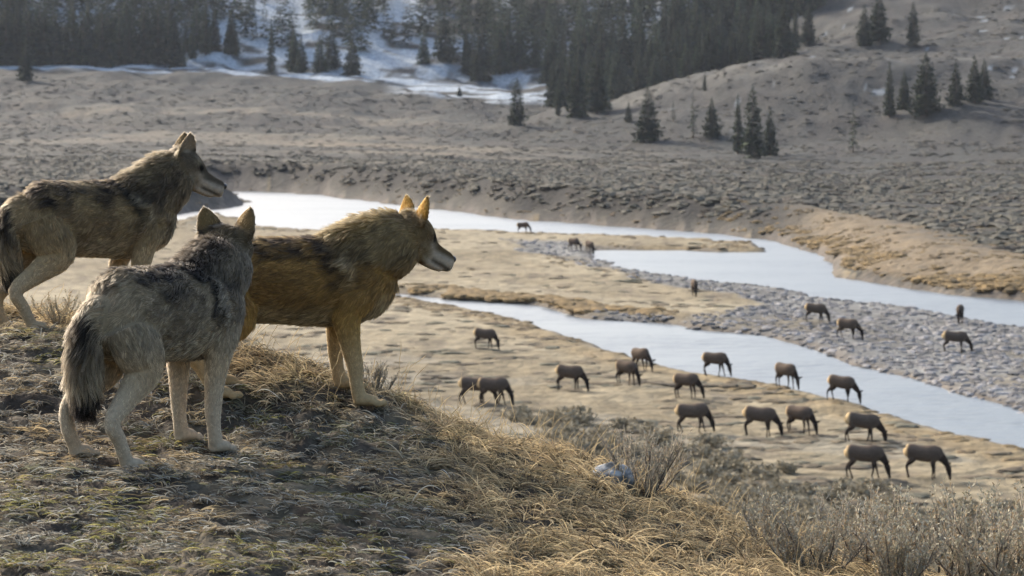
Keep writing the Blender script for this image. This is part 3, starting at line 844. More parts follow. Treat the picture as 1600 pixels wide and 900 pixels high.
# the spur's own crest carries forest from column 860 to 1210 just behind it
ex = []
for p in np.arange(868, 1215, 9.5):
    for rr in range(3):
        Yb = 858 + rr * 34 + rng.random() * 22
        if rng.random() < .82: ex.append(((p + (rng.random() - .5) * 12 - 800) / F * Yb, Yb))
fx = np.concatenate([fx[keep], [e[0] for e in ex]]); fy = np.concatenate([fy[keep], [e[1] for e in ex]])
fz = terrain(fx, fy)
fh = 13 + 13 * rng.random(len(fx))
fh[-len(ex):] *= .80
order = np.argsort(fy + np.where(np.abs(F * fx / fy) > 830, 1000, 0))
lim = 300 - len(HT)
for i in order[:lim]:
    kit = (FIRS + FIRS_D + FIRS_D)[rng.integers(0, 14)] if rng.random() < .88 else SLIM[rng.integers(0, 2)]
    plant_tree(kit, (fx[i], fy[i], fz[i] - .2), fh[i], 'dark blue-green conifer of the dense forest on the shaded snowy hillside', 'forest conifers on the shaded hillside', .95 + .3 * rng.random())
rest = order[lim:]
back = [conifer(990 + k, 13, .15, .06, .8, .8) for k in range(3)]
def mesh_arrays(me):
    v = np.empty(len(me.vertices) * 3, np.float32); me.vertices.foreach_get('co', v)
    f = np.empty(len(me.loops), np.int32); me.loops.foreach_get('vertex_index', f)
    c = np.empty(len(me.vertices) * 4, np.float32); me.attributes['col'].data.foreach_get('color', c)
    return v.reshape(-1, 3), f.reshape(-1, 3), c.reshape(-1, 4)[:, :3]
BK = [mesh_arrays(b[0]) for b in back]
V, Fc, C, off = [], [], [], 0
for n_, i in enumerate(rest):
    v, f, c = BK[n_ % 3]
    a = rng.random() * 6.28; w = fh[i] * (.95 + .3 * rng.random())
    vv = np.stack([(v[:, 0] * math.cos(a) - v[:, 1] * math.sin(a)) * w + fx[i], (v[:, 0] * math.sin(a) + v[:, 1] * math.cos(a)) * w + fy[i], v[:, 2] * fh[i] + fz[i]], 1)
    V.append(vv); Fc.append(f + off); C.append(c * (.55 + .9 * rng.random())); off += len(v)
print('forest individuals', lim, 'mass', len(rest))
if V:
    fm = mesh_from('forest', np.concatenate(V), np.concatenate(Fc)); set_col(fm, 'col', np.concatenate(C))
    tag(link('forest', fm, M_NEEDLE), 'dense conifer forest rising up the snowy hillside behind the front trees', kind='stuff')

# ------------------------------------------------------------------ bodies: lofted limbs joined into one skin
def catmull(P, n):
    P = np.asarray(P, float)
    Q = np.vstack([2 * P[0] - P[1], P, 2 * P[-1] - P[-2]])
    out = []
    for i in range(1, len(Q) - 2):
        for t in np.arange(n) / n:
            a, b, c, d = Q[i - 1], Q[i], Q[i + 1], Q[i + 2]
            out.append(.5 * ((2 * b) + (c - a) * t + (2 * a - 5 * b + 4 * c - d) * t * t + (3 * b - a - 3 * c + d) * t ** 3))
    out.append(P[-1])
    return np.array(out)

class Body:
    def __init__(s):
        s.V, s.F, s.off, s.parts = [], [], 0, []
    def tube(s, part, pts, side=(0, 1, 0), n=4, ring=14):
        """pts rows: x, y, z, radius sideways, radius fore-aft/vertical"""
        Q = catmull(pts, n)
        P = Q[:, :3]; ra = np.maximum(Q[:, 3], .003); rb = np.maximum(Q[:, 4], .003)
        T = np.gradient(P, axis=0); T /= np.linalg.norm(T, axis=1)[:, None] + 1e-9
        S = np.tile(np.asarray(side, float), (len(P), 1))
        U = np.cross(T, S); U /= np.linalg.norm(U, axis=1)[:, None] + 1e-9
        S = np.cross(U, T)
        a = np.arange(ring) / ring * 2 * np.pi
        R = P[:, None, :] + S[:, None, :] * (np.cos(a)[None, :, None] * ra[:, None, None]) + U[:, None, :] * (np.sin(a)[None, :, None] * rb[:, None, None])
        m = len(P)
        V = np.vstack([R.reshape(-1, 3), P[:1], P[-1:]])
        f = []
        for i in range(m - 1):
            for j in range(ring):
                j2 = (j + 1) % ring
                f.append((i * ring + j, i * ring + j2, (i + 1) * ring + j2)); f.append((i * ring + j, (i + 1) * ring + j2, (i + 1) * ring + j))
        for j in range(ring):
            j2 = (j + 1) % ring
            f.append((m * ring, j2, j)); f.append((m * ring + 1, (m - 1) * ring + j, (m - 1) * ring + j2))
        s.V.append(V); s.F.append(np.array(f) + s.off); s.off += len(V)
        s.parts.append((part, P, T, U, S, ra, rb))
    def solid(s, V, F):
        s.V.append(np.asarray(V, float)); s.F.append(np.asarray(F) + s.off); s.off += len(V)
    def ball(s, c, r, n=8):
        v, f = [], []
        for i in range(n + 1):
            ph = i / n * math.pi
            for j in range(n * 2):
                a = j / (n * 2) * 2 * math.pi
                v.append((c[0] + r[0] * math.sin(ph) * math.cos(a), c[1] + r[1] * math.sin(ph) * math.sin(a), c[2] + r[2] * math.cos(ph)))
        for i in range(n):
            for j in range(n * 2):
                j2 = (j + 1) % (n * 2)
                f.append((i * n * 2 + j, (i + 1) * n * 2 + j, (i + 1) * n * 2 + j2)); f.append((i * n * 2 + j, (i + 1) * n * 2 + j2, i * n * 2 + j2))
        s.solid(v, f)
    def skin(s, name, voxel, smooth=4, fac=.5):
        me = mesh_from('raw', np.vstack(s.V), np.vstack(s.F))
        o = link('raw', me)
        m = o.modifiers.new('r', 'REMESH'); m.mode = 'VOXEL'; m.voxel_size = voxel; m.use_smooth_shade = True
        if smooth:
            k = o.modifiers.new('s', 'SMOOTH'); k.factor = fac; k.iterations = smooth
        dg = bpy.context.evaluated_depsgraph_get(); dg.update()
        out = bpy.data.meshes.new_from_object(o.evaluated_get(dg))
        out.name = name
        bpy.data.objects.remove(o); bpy.data.meshes.remove(me)
        # keep only the outer, largest shell
        import bmesh
        bm = bmesh.new(); bm.from_mesh(out)
        seen = set(); best = []
        for v in bm.verts:
            if v.index in seen: continue
            st = [v]; isl = []; seen.add(v.index)
            while st:
                q = st.pop(); isl.append(q)
                for e in q.link_edges:
                    w = e.other_vert(q)
                    if w.index not in seen:
                        seen.add(w.index); st.append(w)
            if len(isl) > len(best): best = isl
        keep = set(v.index for v in best)
        bmesh.ops.delete(bm, geom=[v for v in bm.verts if v.index not in keep], context='VERTS')
        bm.to_mesh(out); bm.free()
        return out
    def locate(s, P):
        """nearest limb for each point: part index, position along it, height and side around it"""
        best = np.full(len(P), 1e9); pi = np.zeros(len(P), int); t = np.zeros(len(P)); hh = np.zeros(len(P)); ss = np.zeros(len(P)); Td = np.zeros((len(P), 3))
        for k, (part, A, T, U, S, ra, rb) in enumerate(s.parts):
            for i in range(len(A)):
                d = P - A[i]
                u = d @ U[i]; w = d @ S[i]; q = d @ T[i]
                m = np.sqrt((u / rb[i]) ** 2 + (w / ra[i]) ** 2 + (q / max(.5 * (ra[i] + rb[i]), .02)) ** 2)
                b = m < best
                best[b] = m[b]; pi[b] = k; t[b] = i / (len(A) - 1); hh[b] = (u / rb[i])[b]; ss[b] = (w / ra[i])[b]; Td[b] = T[i]
        return pi, t, hh, ss, Td

# ------------------------------------------------------------------ elk
def elk_mesh(seed, neck_out=0.0, stride=0.0, lift=0.0):
    b = Body()
    b.tube('torso', [(-.88, 0, 1.12, .05, .08), (-.82, 0, 1.10, .17, .22), (-.62, 0, 1.09, .26, .31), (-.30, 0, 1.05, .28, .32), (.05, 0, 1.03, .29, .335),
                     (.38, 0, 1.06, .26, .35), (.62, 0, 1.08, .19, .29), (.76, 0, 1.06, .10, .16)])
    hx = 1.00 + neck_out; hz = .60 + lift
    b.tube('neck', [(.46, 0, 1.12, .18, .28), (.66, 0, 1.01, .145, .22), (.84 + neck_out * .5, 0, .82 + lift * .5, .112, .165), (hx - .03, 0, hz + .06, .095, .12)])
    b.tube('head', [(hx - .05, 0, hz + .07, .085, .09), (hx + .01, 0, hz - .05, .105, .13), (hx + .05, 0, hz - .20, .085, .115), (hx + .09, 0, hz - .38, .056, .07), (hx + .11, 0, hz - .50, .052, .064), (hx + .115, 0, hz - .55, .03, .03)])
    for s in (-1, 1):
        b.tube('ear', [(hx - .02, s * .06, hz + .02, .025, .04), (hx + .03, s * .17, hz + .08, .03, .07), (hx + .07, s * .31, hz + .13, .016, .028)], side=(1, 0, 0))
        st = stride * s
        b.tube('foreleg', [(.42, s * .14, .98, .08, .16), (.38, s * .15, .74, .065, .10), (.42 + st * .4, s * .14, .44, .042, .055), (.42 + st, s * .14, .14, .03, .034), (.45 + st, s * .14, .03, .042, .055), (.46 + st, s * .14, 0, .04, .05)])
        b.tube('hindleg', [(-.60, s * .12, 1.02, .10, .22), (-.52, s * .15, .76, .085, .15), (-.74 - st * .5, s * .14, .50, .045, .065), (-.70 - st, s * .14, .20, .032, .038), (-.66 - st, s * .14, .03, .042, .055), (-.65 - st, s * .14, 0, .04, .05)])
    b.tube('tail', [(-.87, 0, 1.18, .03, .03), (-.93, 0, 1.10, .03, .025), (-.93, 0, 1.02, .012, .012)])
    me = b.skin('elk', .026, 3)
    n = len(me.vertices); P = np.empty(n * 3, np.float32); me.vertices.foreach_get('co', P); P = P.reshape(-1, 3).astype(float)
    pi, t, hh, ss, Td = b.locate(P)
    nm = np.array([p[0] for p in b.parts])[pi]
    c = np.tile((.072, .055, .043), (n, 1))
    c = mixc(c, np.array((.098, .074, .056)), sstep(1.05, 1.3, P[:, 2]))
    c = mixc(c, np.array((.085, .06, .045)), sstep(.86, .76, P[:, 2]) * (nm == 'torso'))
    c = np.where((nm == 'neck')[:, None], mixc(np.array((.075, .052, .038)), np.array((.022, .016, .013)), sstep(.1, .6, t)), c)
    c = np.where(((nm == 'head') | (nm == 'ear'))[:, None], np.array((.024, .018, .015)), c)
    leg = (nm == 'foreleg') | (nm == 'hindleg')
    c = np.where((leg & (P[:, 2] < .80))[:, None], mixc(np.array((.028, .021, .017)), np.array((.07, .05, .037)), sstep(.6, .82, P[:, 2])), c)
    rump = sstep(-.64, -.76, P[:, 0] + np.abs(P[:, 1]) * .12) * sstep(.80, .95, P[:, 2])
    c = mixc(c, np.array((.42, .31, .17)), rump)
    set_col(me, 'col', c); me.materials.append(M_ELK)
    return me
ELKS = [elk_mesh(1, 0, .06), elk_mesh(2, .10, -.10), elk_mesh(3, -.06, .12), elk_mesh(4, .04, .02)]
EL = [  # picture column and row of the feet, shoulder height px, heading in degrees (0 = to the right, 90 = away), label
    (818, 364, 17, -20, 'farthest elk, grazing at the upper end of the thin bar in the river'),
    (897, 392, 21, -50, 'left elk of a close pair by the shallow pool below the thin bar'),
    (921, 395, 21, -65, 'right elk of a close pair by the shallow pool below the thin bar'),
    (1085, 462, 25, -88, 'elk seen end-on in the middle of the tan river meadow'),
    (1274, 505, 31, -25, 'leftmost elk on the gravel bar'),
    (1325, 530, 32, -38, 'second elk from the left on the gravel bar, near the near channel'),
    (1500, 506, 29, -105, 'elk seen end-on at the far edge of the gravel bar'),
    (1492, 552, 34, -8, 'elk side-on at the right of the gravel bar by a tan grass patch'),
    (757, 546, 30, -22, 'elk alone at the left of the herd, above the overlapping pair'),
    (742, 633, 44, -8, 'left elk of the overlapping pair, half hidden by knoll grass'),
    (772, 633, 47, -18, 'front right elk of the overlapping pair behind the knoll grass'),
    (890, 611, 41, -25, 'elk right of the overlapping pair, well short of the water'),
    (979, 603, 37, -48, 'lower left elk of two close together near the bend of the bank'),
    (1002, 579, 36, -58, 'upper right elk of two close together at the edge of the bank'),
    (1118, 588, 37, -30, 'elk silhouetted on the water at the bank, left of three there'),
    (1074, 623, 39, -38, 'elk in mid meadow just above the lower row of the herd'),
    (1228, 607, 39, -55, 'elk at the bank with its head against the water, middle of three there'),
    (1314, 627, 40, -35, 'elk at the bank with pale back, right of three against the water'),
    (1084, 677, 46, -14, 'leftmost elk of the lower row in the meadow'),
    (1187, 683, 47, -22, 'second elk from the left of the lower row in the meadow'),
    (1250, 680, 43, -45, 'narrow angled elk, third of the lower row in the meadow'),
    (1345, 692, 48, 2, 'long-bodied elk side-on with pale rump, rightmost of the lower row'),
    (1352, 748, 54, -16, 'nearest elk on the left, below the long-bodied side-on one'),
    (1443, 748, 54, -20, 'nearest elk on the right, lowest in the meadow'),
]
for i, (ex_, ey_, hp, hd, lb) in enumerate(EL):
    X, Y, Z = at(ex_, ey_)
    o = link('elk', ELKS[i % 4])
    s = hp * Y / F / 1.40
    s = .5 * s + .5 * 1.0
    o.scale = (s * .93, s, s)
    a = math.radians(hd)
    ax = np.array([X + math.cos(a) * q * s for q in (-.65, .45)]); ay = np.array([Y + math.sin(a) * q * s for q in (-.65, .45)])
    g = terrain(ax, ay)
    o.location = (X, Y, max(float(min(g)), -.5) - .02)
    pit = math.atan2(float(g[1] - g[0]), 1.1 * s)
    o.rotation_euler = (0, -max(-.12, min(.12, pit)), a)
    tag(o, lb, 'elk', 'elk grazing in the valley')

# ------------------------------------------------------------------ wolves
def fur_mat():
    m, nt, out = new_mat('wolf_fur')
    at_ = nt.nodes.new('ShaderNodeAttribute'); at_.attribute_name = 'col'
    h = nt.nodes.new('ShaderNodeBsdfHairPrincipled')
    h.model = 'CHIANG'
    h.parametrization = 'COLOR'
    h.inputs['Roughness'].default_value = 0.55
    h.inputs['IOR'].default_value = 1.38
    h.inputs['Radial Roughness'].default_value = 0.6
    h.inputs['Random Roughness'].default_value = 0.2
    h.inputs['Coat'].default_value = 0.0
    nt.links.new(at_.outputs['Color'], h.inputs['Color'])
    d = nt.nodes.new('ShaderNodeBsdfDiffuse'); nt.links.new(at_.outputs['Color'], d.inputs['Color'])
    ms = nt.nodes.new('ShaderNodeMixShader'); ms.inputs[0].default_value = 0.62
    nt.links.new(h.outputs[0], ms.inputs[1]); nt.links.new(d.outputs[0], ms.inputs[2])
    nt.links.new(ms.outputs[0], out.inputs['Surface'])
    return m
M_FUR = fur_mat()
M_SKIN = attr_mat('wolf_skin', 0.95, (60, 0.8, 1.2), spec=0.05)
M_NOSE = plain_mat('wet_black_nose', (0.012, 0.011, 0.011), 0.35, 0.5)
M_EYE = plain_mat('amber_eye', (0.10, 0.05, 0.012), 0.08, 0.6, (60, (0.02, 0.012, 0.006)))

def vec(*a): return np.array(a, float)

def make_wolf(pal, paws, base_z, org, heading, head, tail, label, seed, nhair=115000, thick=1.0, rise=0.0, earout=.75, hock=.125):
    """paws: dict of local (x, y); head: occiput (x,y,z), yaw, pitch; all local to a wolf facing +x"""
    ca, sa = math.cos(heading), math.sin(heading)
    def g(p):
        return float(knoll(np.array([org[0] + p[0] * ca - p[1] * sa]), np.array([org[1] + p[0] * sa + p[1] * ca]))[0]) - base_z
    b = Body()
    k = thick
    tp = [(-.462, .630, .03, .05), (-.435, .618, .088, .125), (-.36, .600, .135, .182), (-.24, .590, .145, .190), (-.08, .582, .152, .196),
          (.08, .578, .160, .204), (.22, .578, .160, .208), (.34, .592, .140, .190), (.42, .608, .105, .145), (.475, .620, .055, .08)]
    b.tube('torso', [(x, 0, z + rise, a * k, c) for x, z, a, c in tp], ring=18)
    O = vec(*head['o'])
    yaw, pit = head['yaw'], head['pitch']
    Rm = np.array(Matrix.Rotation(yaw, 3, 'Z') @ Matrix.Rotation(pit, 3, 'Y'))
    HS = 1.10
    def hp(x, y, z): return O + Rm @ vec(x, y, z) * HS
    def hrow(x, y, z, a, c): return (*hp(x, y, z), a * HS, c * HS)
    hs = Rm @ vec(0, 1, 0)
    nb = hp(.02, 0, -.01)
    b.tube('neck', [(.22, 0, .632 + rise, .138 * k, .180), (.33, O[1] * .25, .690 + rise, .134 * k, .178), (.34 * .4 + nb[0] * .6, nb[1] * .6, .69 * .4 + nb[2] * .6, .124 * k, .158), (*nb, .105, .122)], ring=16)
    b.tube('head', [hrow(-.045, 0, -.012, .055, .055), hrow(-.01, 0, -.004, .095, .092), hrow(.040, 0, .0, .104, .092), hrow(.080, 0, -.008, .088, .080), hrow(.110, 0, -.018, .063, .066),
                    hrow(.136, 0, -.028, .049, .055), hrow(.172, 0, -.034, .042, .049), hrow(.212, 0, -.037, .038, .045), hrow(.242, 0, -.038, .035, .043), hrow(.262, 0, -.035, .026, .033)], side=hs, ring=16)
    # lower jaw
    b.tube('jaw', [hrow(.06, 0, -.060, .058, .032), hrow(.12, 0, -.074, .038, .023), hrow(.18, 0, -.081, .028, .017), hrow(.224, 0, -.079, .020, .012)], side=hs)
    for s in (-1, 1):
        b.ball(hp(.098, s * .040, .030), (.022, .020, .014))
        # ear: hollow pointed shell
        ev, ef = [], []
        nu, nv = 7, 7
        base = vec(.014, s * .066, .062); upv = vec(-.20, s * .34, 1.0); upv /= np.linalg.norm(upv)
        fwd = vec(math.cos(earout), s * math.sin(earout), 0); fwd -= upv * (fwd @ upv); fwd /= np.linalg.norm(fwd)
        lat = np.cross(upv, fwd)
        for layer in (0, 1):
            for i in range(nv):
                v = i / (nv - 1)
                w = .057 * (1 - v ** 1.6) ** .80 * (1 + .30 * v) + .004
                for j in range(nu):
                    u = j / (nu - 1) * 2 - 1
                    cup = (.020 * (1 - v * .5)) * (u * u - 1) - (.007 if layer else -.007) * (1 - .35 * v)
                    p = base + upv * (v * .124 - .015) + lat * (u * w) + fwd * cup
                    ev.append(hp(*p))
        m = nu * nv
        for i in range(nv - 1):
            for j in range(nu - 1):
                a = i * nu + j
                q = (a, a + 1, a + nu + 1, a + nu)
                for t3 in ((q[0], q[1], q[2]), (q[0], q[2], q[3])):
                    ef.append(t3); ef.append(tuple(m + z for z in reversed(t3)))
        rim = [j for j in range(nu)] + [i * nu + nu - 1 for i in range(1, nv)] + [(nv - 1) * nu + j for j in range(nu - 2, -1, -1)] + [i * nu for i in range(nv - 2, 0, -1)]
        for i in range(len(rim)):
            a, c = rim[i], rim[(i + 1) % len(rim)]
            ef.append((c, a, m + a)); ef.append((c, m + a, m + c))
        b.solid(ev, ef)
        # record its axis so that fur and colour can find it
        pts = np.array([hp(*(base + upv * q)) for q in np.linspace(.035, .105, 6)])
        T = np.tile(Rm @ upv, (6, 1)); b.parts.append(('ear', pts, T, np.tile(Rm @ fwd, (6, 1)), np.tile(Rm @ lat, (6, 1)), np.linspace(.046, .016, 6), np.full(6, .026)))
    for s, nf, nh in ((-1, 'fr', 'hr'), (1, 'fl', 'hl')):
        x, y = paws[nf]; dz = g((x, y)) + .004
        b.tube('foreleg', [(.31, s * .080, .60, .058, .13), (.265, s * .098, .50, .060, .098), (.235, s * .102, .415, .050, .070), (.225 * .5 + (x - .045) * .5, s * .049 + y * .5, .30 + dz * .5, .040, .050),
                           (x - .045, y, .185 + dz, .034, .039), (x - .04, y, .12 + dz, .029, .032), (x - .028, y, .06 + dz, .031, .034), (x - .022, y, .035 + dz, .026, .03)])
        paw(b, x, y, dz)
        x, y = paws[nh]; dz = g((x, y)) + .004
        b.tube('hindleg', [(-.345, s * .062, .60, .082, .15), (-.315, s * .090, .50, .076, .132), (-.285, s * .100, .41, .060, .100), (-.285 * .50 + (x - .105) * .50, s * .04 + y * .55, .315 + dz * .5, .041, .062),
                           (x - (hock if s < 0 else hock * .62), y, .222 + dz, .030, .040), (x - .082, y, .14 + dz, .028, .032), (x - .042, y, .065 + dz, .027, .030), (x - .03, y, .035 + dz, .025, .03)])
        paw(b, x, y, dz)
    b.tube('tail', [(*p, r, r) for p, r in zip(tail, (.058, .064, .068, .067, .060, .046, .020))])
    me = b.skin('body', .0068, 3, .45)
    # ---- fields over the skin
    n = len(me.vertices)
    P = np.empty(n * 3, np.float32); me.vertices.foreach_get('co', P); P = P.reshape(-1, 3).astype(float)
    N = np.empty(n * 3, np.float32); me.vertices.foreach_get('normal', N); N = N.reshape(-1, 3).astype(float)
    pi, t, hh, ss, Td = b.locate(P)
    nm = np.array([p[0] for p in b.parts])[pi]
    is_ = {q: nm == q for q in ('torso', 'neck', 'head', 'jaw', 'ear', 'foreleg', 'hindleg', 'tail', 'paw')}
    flow = np.where((is_['torso'] | is_['neck'] | is_['head'] | is_['jaw'])[:, None], -Td, Td)
    flow = flow + np.where((is_['torso'] | is_['neck'])[:, None], vec(0, 0, -.30), vec(0, 0, 0))
    Hd = (P - O) @ Rm / HS                      # head coordinates
    nz = N[:, 2]
    rn = lambda sc, sd: fbm(P[:, 0] * sc + sd + P[:, 1] * sc * .7, P[:, 2] * sc + P[:, 1] * sc * .9, seed + sd, 3)
    n1, n2, n3 = rn(9, 3), rn(22, 5), rn(5, 7)
    leng = np.full(n, .04); lift = np.full(n, .30)
    zrel = P[:, 2]
    # torso
    dors = sstep(.30, .72, hh + (n1 - .5) * .8); vent = sstep(-.35, -.9, hh + (n1 - .5) * .4)
    ct = mixc(pal['flank'], pal['flank2'], sstep(.40, .62, n1) * .85)
    ct = mixc(ct, pal['back'], sstep(.60, .72, n2) * sstep(-.1, .5, hh) * .6)
    ct = mixc(ct, pal['rump'], sstep(-.25, -.40, P[:, 0]) * (1 - dors))
    ct = mixc(ct, pal['belly'], vent)
    ct = mixc(ct, pal['back'], dors * np.clip(.72 + (n2 - .5) * 2.6, .15, 1))
    xs = P[:, 0] - (.13 - .32 * (zrel - .72)) + (n2 - .5) * .16 + (n1 - .5) * .10
    stripe = np.exp(-(xs / .042) ** 2) * sstep(.50, .62, zrel + (n2 - .5) * .1)
    pale = np.exp(-((xs - .085) / .035) ** 2) * sstep(.50, .60, zrel) * (1 - sstep(.74, .78, zrel))
    ct = mixc(ct, pal['saddle'], np.clip(stripe * pal['stripe'], 0, 1))
    ct = mixc(ct, pal['pale'], pale * .55)
    lt = .028 + .008 * dors + .010 * vent + .004 * sstep(.1, .3, P[:, 0])
    # neck
    crest = sstep(.45, .95, hh + (n1 - .5) * .5)
    cn = mixc(pal['neck'], pal['neck2'], sstep(.40, .62, n1))
    cn = mixc(cn, pal['throat'], sstep(-.35, -.9, hh))
    cn = mixc(cn, pal['crest'], crest * np.clip(.6 + (n2 - .5) * 2, .2, 1))
    cn = mixc(cn, pal['back'], np.clip(sstep(.25, .05, t), 0, 1) * .6 * sstep(-.2, .3, hh))
    # head, in its own coordinates
    hx, hy, hz = Hd[:, 0], np.abs(Hd[:, 1]), Hd[:, 2]
    ch = np.tile(pal['crown'], (n, 1))
    ch = mixc(ch, pal['cheek'], sstep(.015, -.035, hz) * sstep(.035, .06, hy + .02 * (hx > .1)) * sstep(.02, .07, hx))
    ch = mixc(ch, pal['neck'], sstep(.06, .01, hx) * .8 * sstep(.04, -.02, hz))
    muz = sstep(.118, .142, hx)
    ch = mixc(ch, mixc(pal['white'], pal['crown'] * .8, sstep(-.034, -.012, hz)), muz)
    ch = mixc(ch, pal['brow'], np.exp(-((hx - .095) / .02) ** 2 - ((hz - .045) / .016) ** 2) * .7)
    ch = mixc(ch, pal['white'], np.exp(-((hx - .118) / .022) ** 2 - ((hz + .012) / .018) ** 2) * .8)
    eyed = np.sqrt((hx - .108) ** 2 + (hy - .052) ** 2 + (hz - .022) ** 2)
    ch = mixc(ch, vec(.018, .014, .011), sstep(.030, .014, eyed))
    ch = mixc(ch, pal['dark'], np.exp(-((hz - (.022 - (hx - .10) * .9)) / .008) ** 2) * sstep(.15, .12, hx) * sstep(.085, .105, hx) * .5)
    lip = np.exp(-((hz + .066 + .05 * (hx - .2)) / .007) ** 2) * sstep(.140, .160, hx) * sstep(.258, .248, hx)
    ch = mixc(ch, vec(.018, .014, .013), lip * .95)
    lh = .013 + .013 * sstep(.04, -.03, hx) + .008 * sstep(.0, -.05, hz) * sstep(.10, .02, hx) - .008 * muz
    lh = np.where(hx > .13, .008, lh)
    # ear
    inner = sstep(.0, .4, np.einsum('ij,ij->i', N, np.array([b.parts[q][3][0] for q in pi])))
    ce = mixc(pal['earback'], pal['earin'], inner)
    ce = mixc(ce, pal['dark'], sstep(.72, 1.0, t) * .75 * (1 - inner))
    # legs
    cl = mixc(pal['leg'], pal['legpale'], sstep(.45, .10, zrel))
    cl = mixc(cl, pal['flank'], sstep(.38, .52, zrel))
    front = np.exp(-((ss * 1.0) / .5) ** 2) * sstep(.2, .9, hh)
    cl = mixc(cl, pal['saddle'], (is_['foreleg'] * sstep(.10, .16, zrel) * sstep(.34, .22, zrel)) * front * pal['legmark'])
    ll = np.interp(zrel, [.0, .08, .2, .3, .42, .55], [.006, .009, .012, .014, .022, .028])
    # tail
    ctl = mixc(pal['flank'], pal['tail'], sstep(-.1, .5, -hh * 0 + (n1 - .5) * 1.2 + .45))
    bk = sstep(.15, .8, -N[:, 0] + (n1 - .5) * .9)
    ctl = mixc(ctl, pal['tailtop'], bk * sstep(.70, .45, t) * .9)
    ctl = mixc(ctl, pal['rump'], sstep(.35, .55, t) * (1 - sstep(.66, .74, t)) * .6)
    ctl = mixc(ctl, pal['tailtip'], sstep(.66, .78, t + (n2 - .5) * .08))
    ltl = np.interp(t, [0, .2, .6, .9, 1.0], [.036, .050, .058, .052, .04])
    colr = np.select([is_['torso'][:, None], is_['neck'][:, None], (is_['head'] | is_['jaw'])[:, None], is_['ear'][:, None], is_['tail'][:, None], is_['paw'][:, None]],
                     [ct, cn, ch, ce, ctl, np.tile(pal['legpale'], (n, 1))], cl)
    leng = np.select([is_['torso'], is_['neck'], is_['head'] | is_['jaw'], is_['ear'], is_['tail'], is_['paw']], [lt, .031 + .010 * (n1 - .5) + .014 * crest, lh, np.full(n, .010), ltl, np.full(n, .004)], ll)
    lift = np.select([is_['torso'], is_['neck'], is_['head'] | is_['jaw'], is_['ear'], is_['tail'], is_['paw']], [.22 + .1 * dors, .27 + .22 * crest, .20 + 0 * n1, .25 + 0 * n1, .34 + 0 * n1, .2 + 0 * n1], .2 + 0 * n1)
    # smooth the fields over the skin
    ne = len(me.edges); E = np.empty(ne * 2, np.int32); me.edges.foreach_get('vertices', E); E = E.reshape(-1, 2)
    deg = np.bincount(E.ravel(), minlength=n)[:, None].astype(float)
    fld = np.hstack([flow, leng[:, None], lift[:, None]])
    def lap(f, it):
        for _ in range(it):
            acc = np.zeros_like(f)
            for c_ in range(f.shape[1]):
                acc[:, c_] = np.bincount(E[:, 0], f[E[:, 1], c_], n) + np.bincount(E[:, 1], f[E[:, 0], c_], n)
            f = .4 * f + .6 * acc / np.maximum(deg, 1)
        return f
    fld = lap(fld, 14)
    colr = lap(colr, 2)
    set_col(me, 'col', colr * .55)
    # ---- strands
    r = np.random.default_rng(seed)
    me.calc_loop_triangles()
    nt_ = len(me.loop_triangles); tri = np.empty(nt_ * 3, np.int32); me.loop_triangles.foreach_get('vertices', tri); tri = tri.reshape(-1, 3)
    A, B, Cc = P[tri[:, 0]], P[tri[:, 1]], P[tri[:, 2]]
    ar = .5 * np.linalg.norm(np.cross(B - A, Cc - A), axis=1)
    wl = np.clip((.032 / fld[tri[:, 0], 3]) ** .8, .75, 3.0)
    i = r.choice(nt_, nhair, p=ar * wl / (ar * wl).sum())
    u = r.random((nhair, 2)); fl = u.sum(1) > 1; u[fl] = 1 - u[fl]
    bw = np.stack([1 - u.sum(1), u[:, 0], u[:, 1]], 1)
    def itp(a): return (a[tri[i]] * bw[:, :, None]).sum(1)
    p = itp(P); nn = itp(N); nn /= np.linalg.norm(nn, axis=1)[:, None] + 1e-9
    ff = itp(fld); cc = itp(colr)
    # leave the eyes and the nose tip bare
    q = (p - O) @ Rm / HS
    bare = (np.sqrt((q[:, 0] - .112) ** 2 + (np.abs(q[:, 1]) - .056) ** 2 + (q[:, 2] - .022) ** 2) < .0125) | ((q[:, 0] > .247) & (q[:, 2] > -.045) & (np.abs(q[:, 1]) < .03))
    p, nn, ff, cc = p[~bare], nn[~bare], ff[~bare], cc[~bare]
    m = len(p)
    fd = ff[:, :3] - nn * np.einsum('ij,ij->i', ff[:, :3], nn)[:, None]
    fd /= np.linalg.norm(fd, axis=1)[:, None] + 1e-6
    sd = np.cross(nn, fd)
    w1 = fbm(p[:, 0] * 16 + p[:, 1] * 9, p[:, 2] * 16 + p[:, 1] * 7, seed + 91, 3) - .5
    fd = fd + sd * (w1 * 1.9 + r.normal(size=m) * .12)[:, None]
    fd /= np.linalg.norm(fd, axis=1)[:, None]
    L = ff[:, 3] * (.65 + .6 * r.random(m)); lf = np.clip(ff[:, 4] * (.6 + .8 * r.random(m)), .04, .9)
    d0 = fd * (1 - lf)[:, None] + nn * lf[:, None]; d0 /= np.linalg.norm(d0, axis=1)[:, None]
    bend = (fd - nn * .15 + vec(0, 0, -.22)) * .35
    K = 5
    sk = np.linspace(0, 1, K)
    pts = p[:, None, :] - nn[:, None, :] * .002 + L[:, None, None] * (sk[None, :, None] * d0[:, None, :] + (sk ** 2)[None, :, None] * bend[:, None, :])
    # tufts: tips drawn towards neighbours
    ncl = m // 11
    ci = r.choice(m, ncl, replace=False)
    kd = kdtree.KDTree(ncl)
    for a_, j in enumerate(ci): kd.insert(p[j], a_)
    kd.balance()
    own = np.array([kd.find(v)[1] for v in p])
    cl_ = ci[own]
    pull = (np.clip(L / .035, .1, 1) * (.50 + .35 * r.random(m)))[:, None, None] * (sk ** 1.3)[None, :, None]
    ctr = pts[cl_]
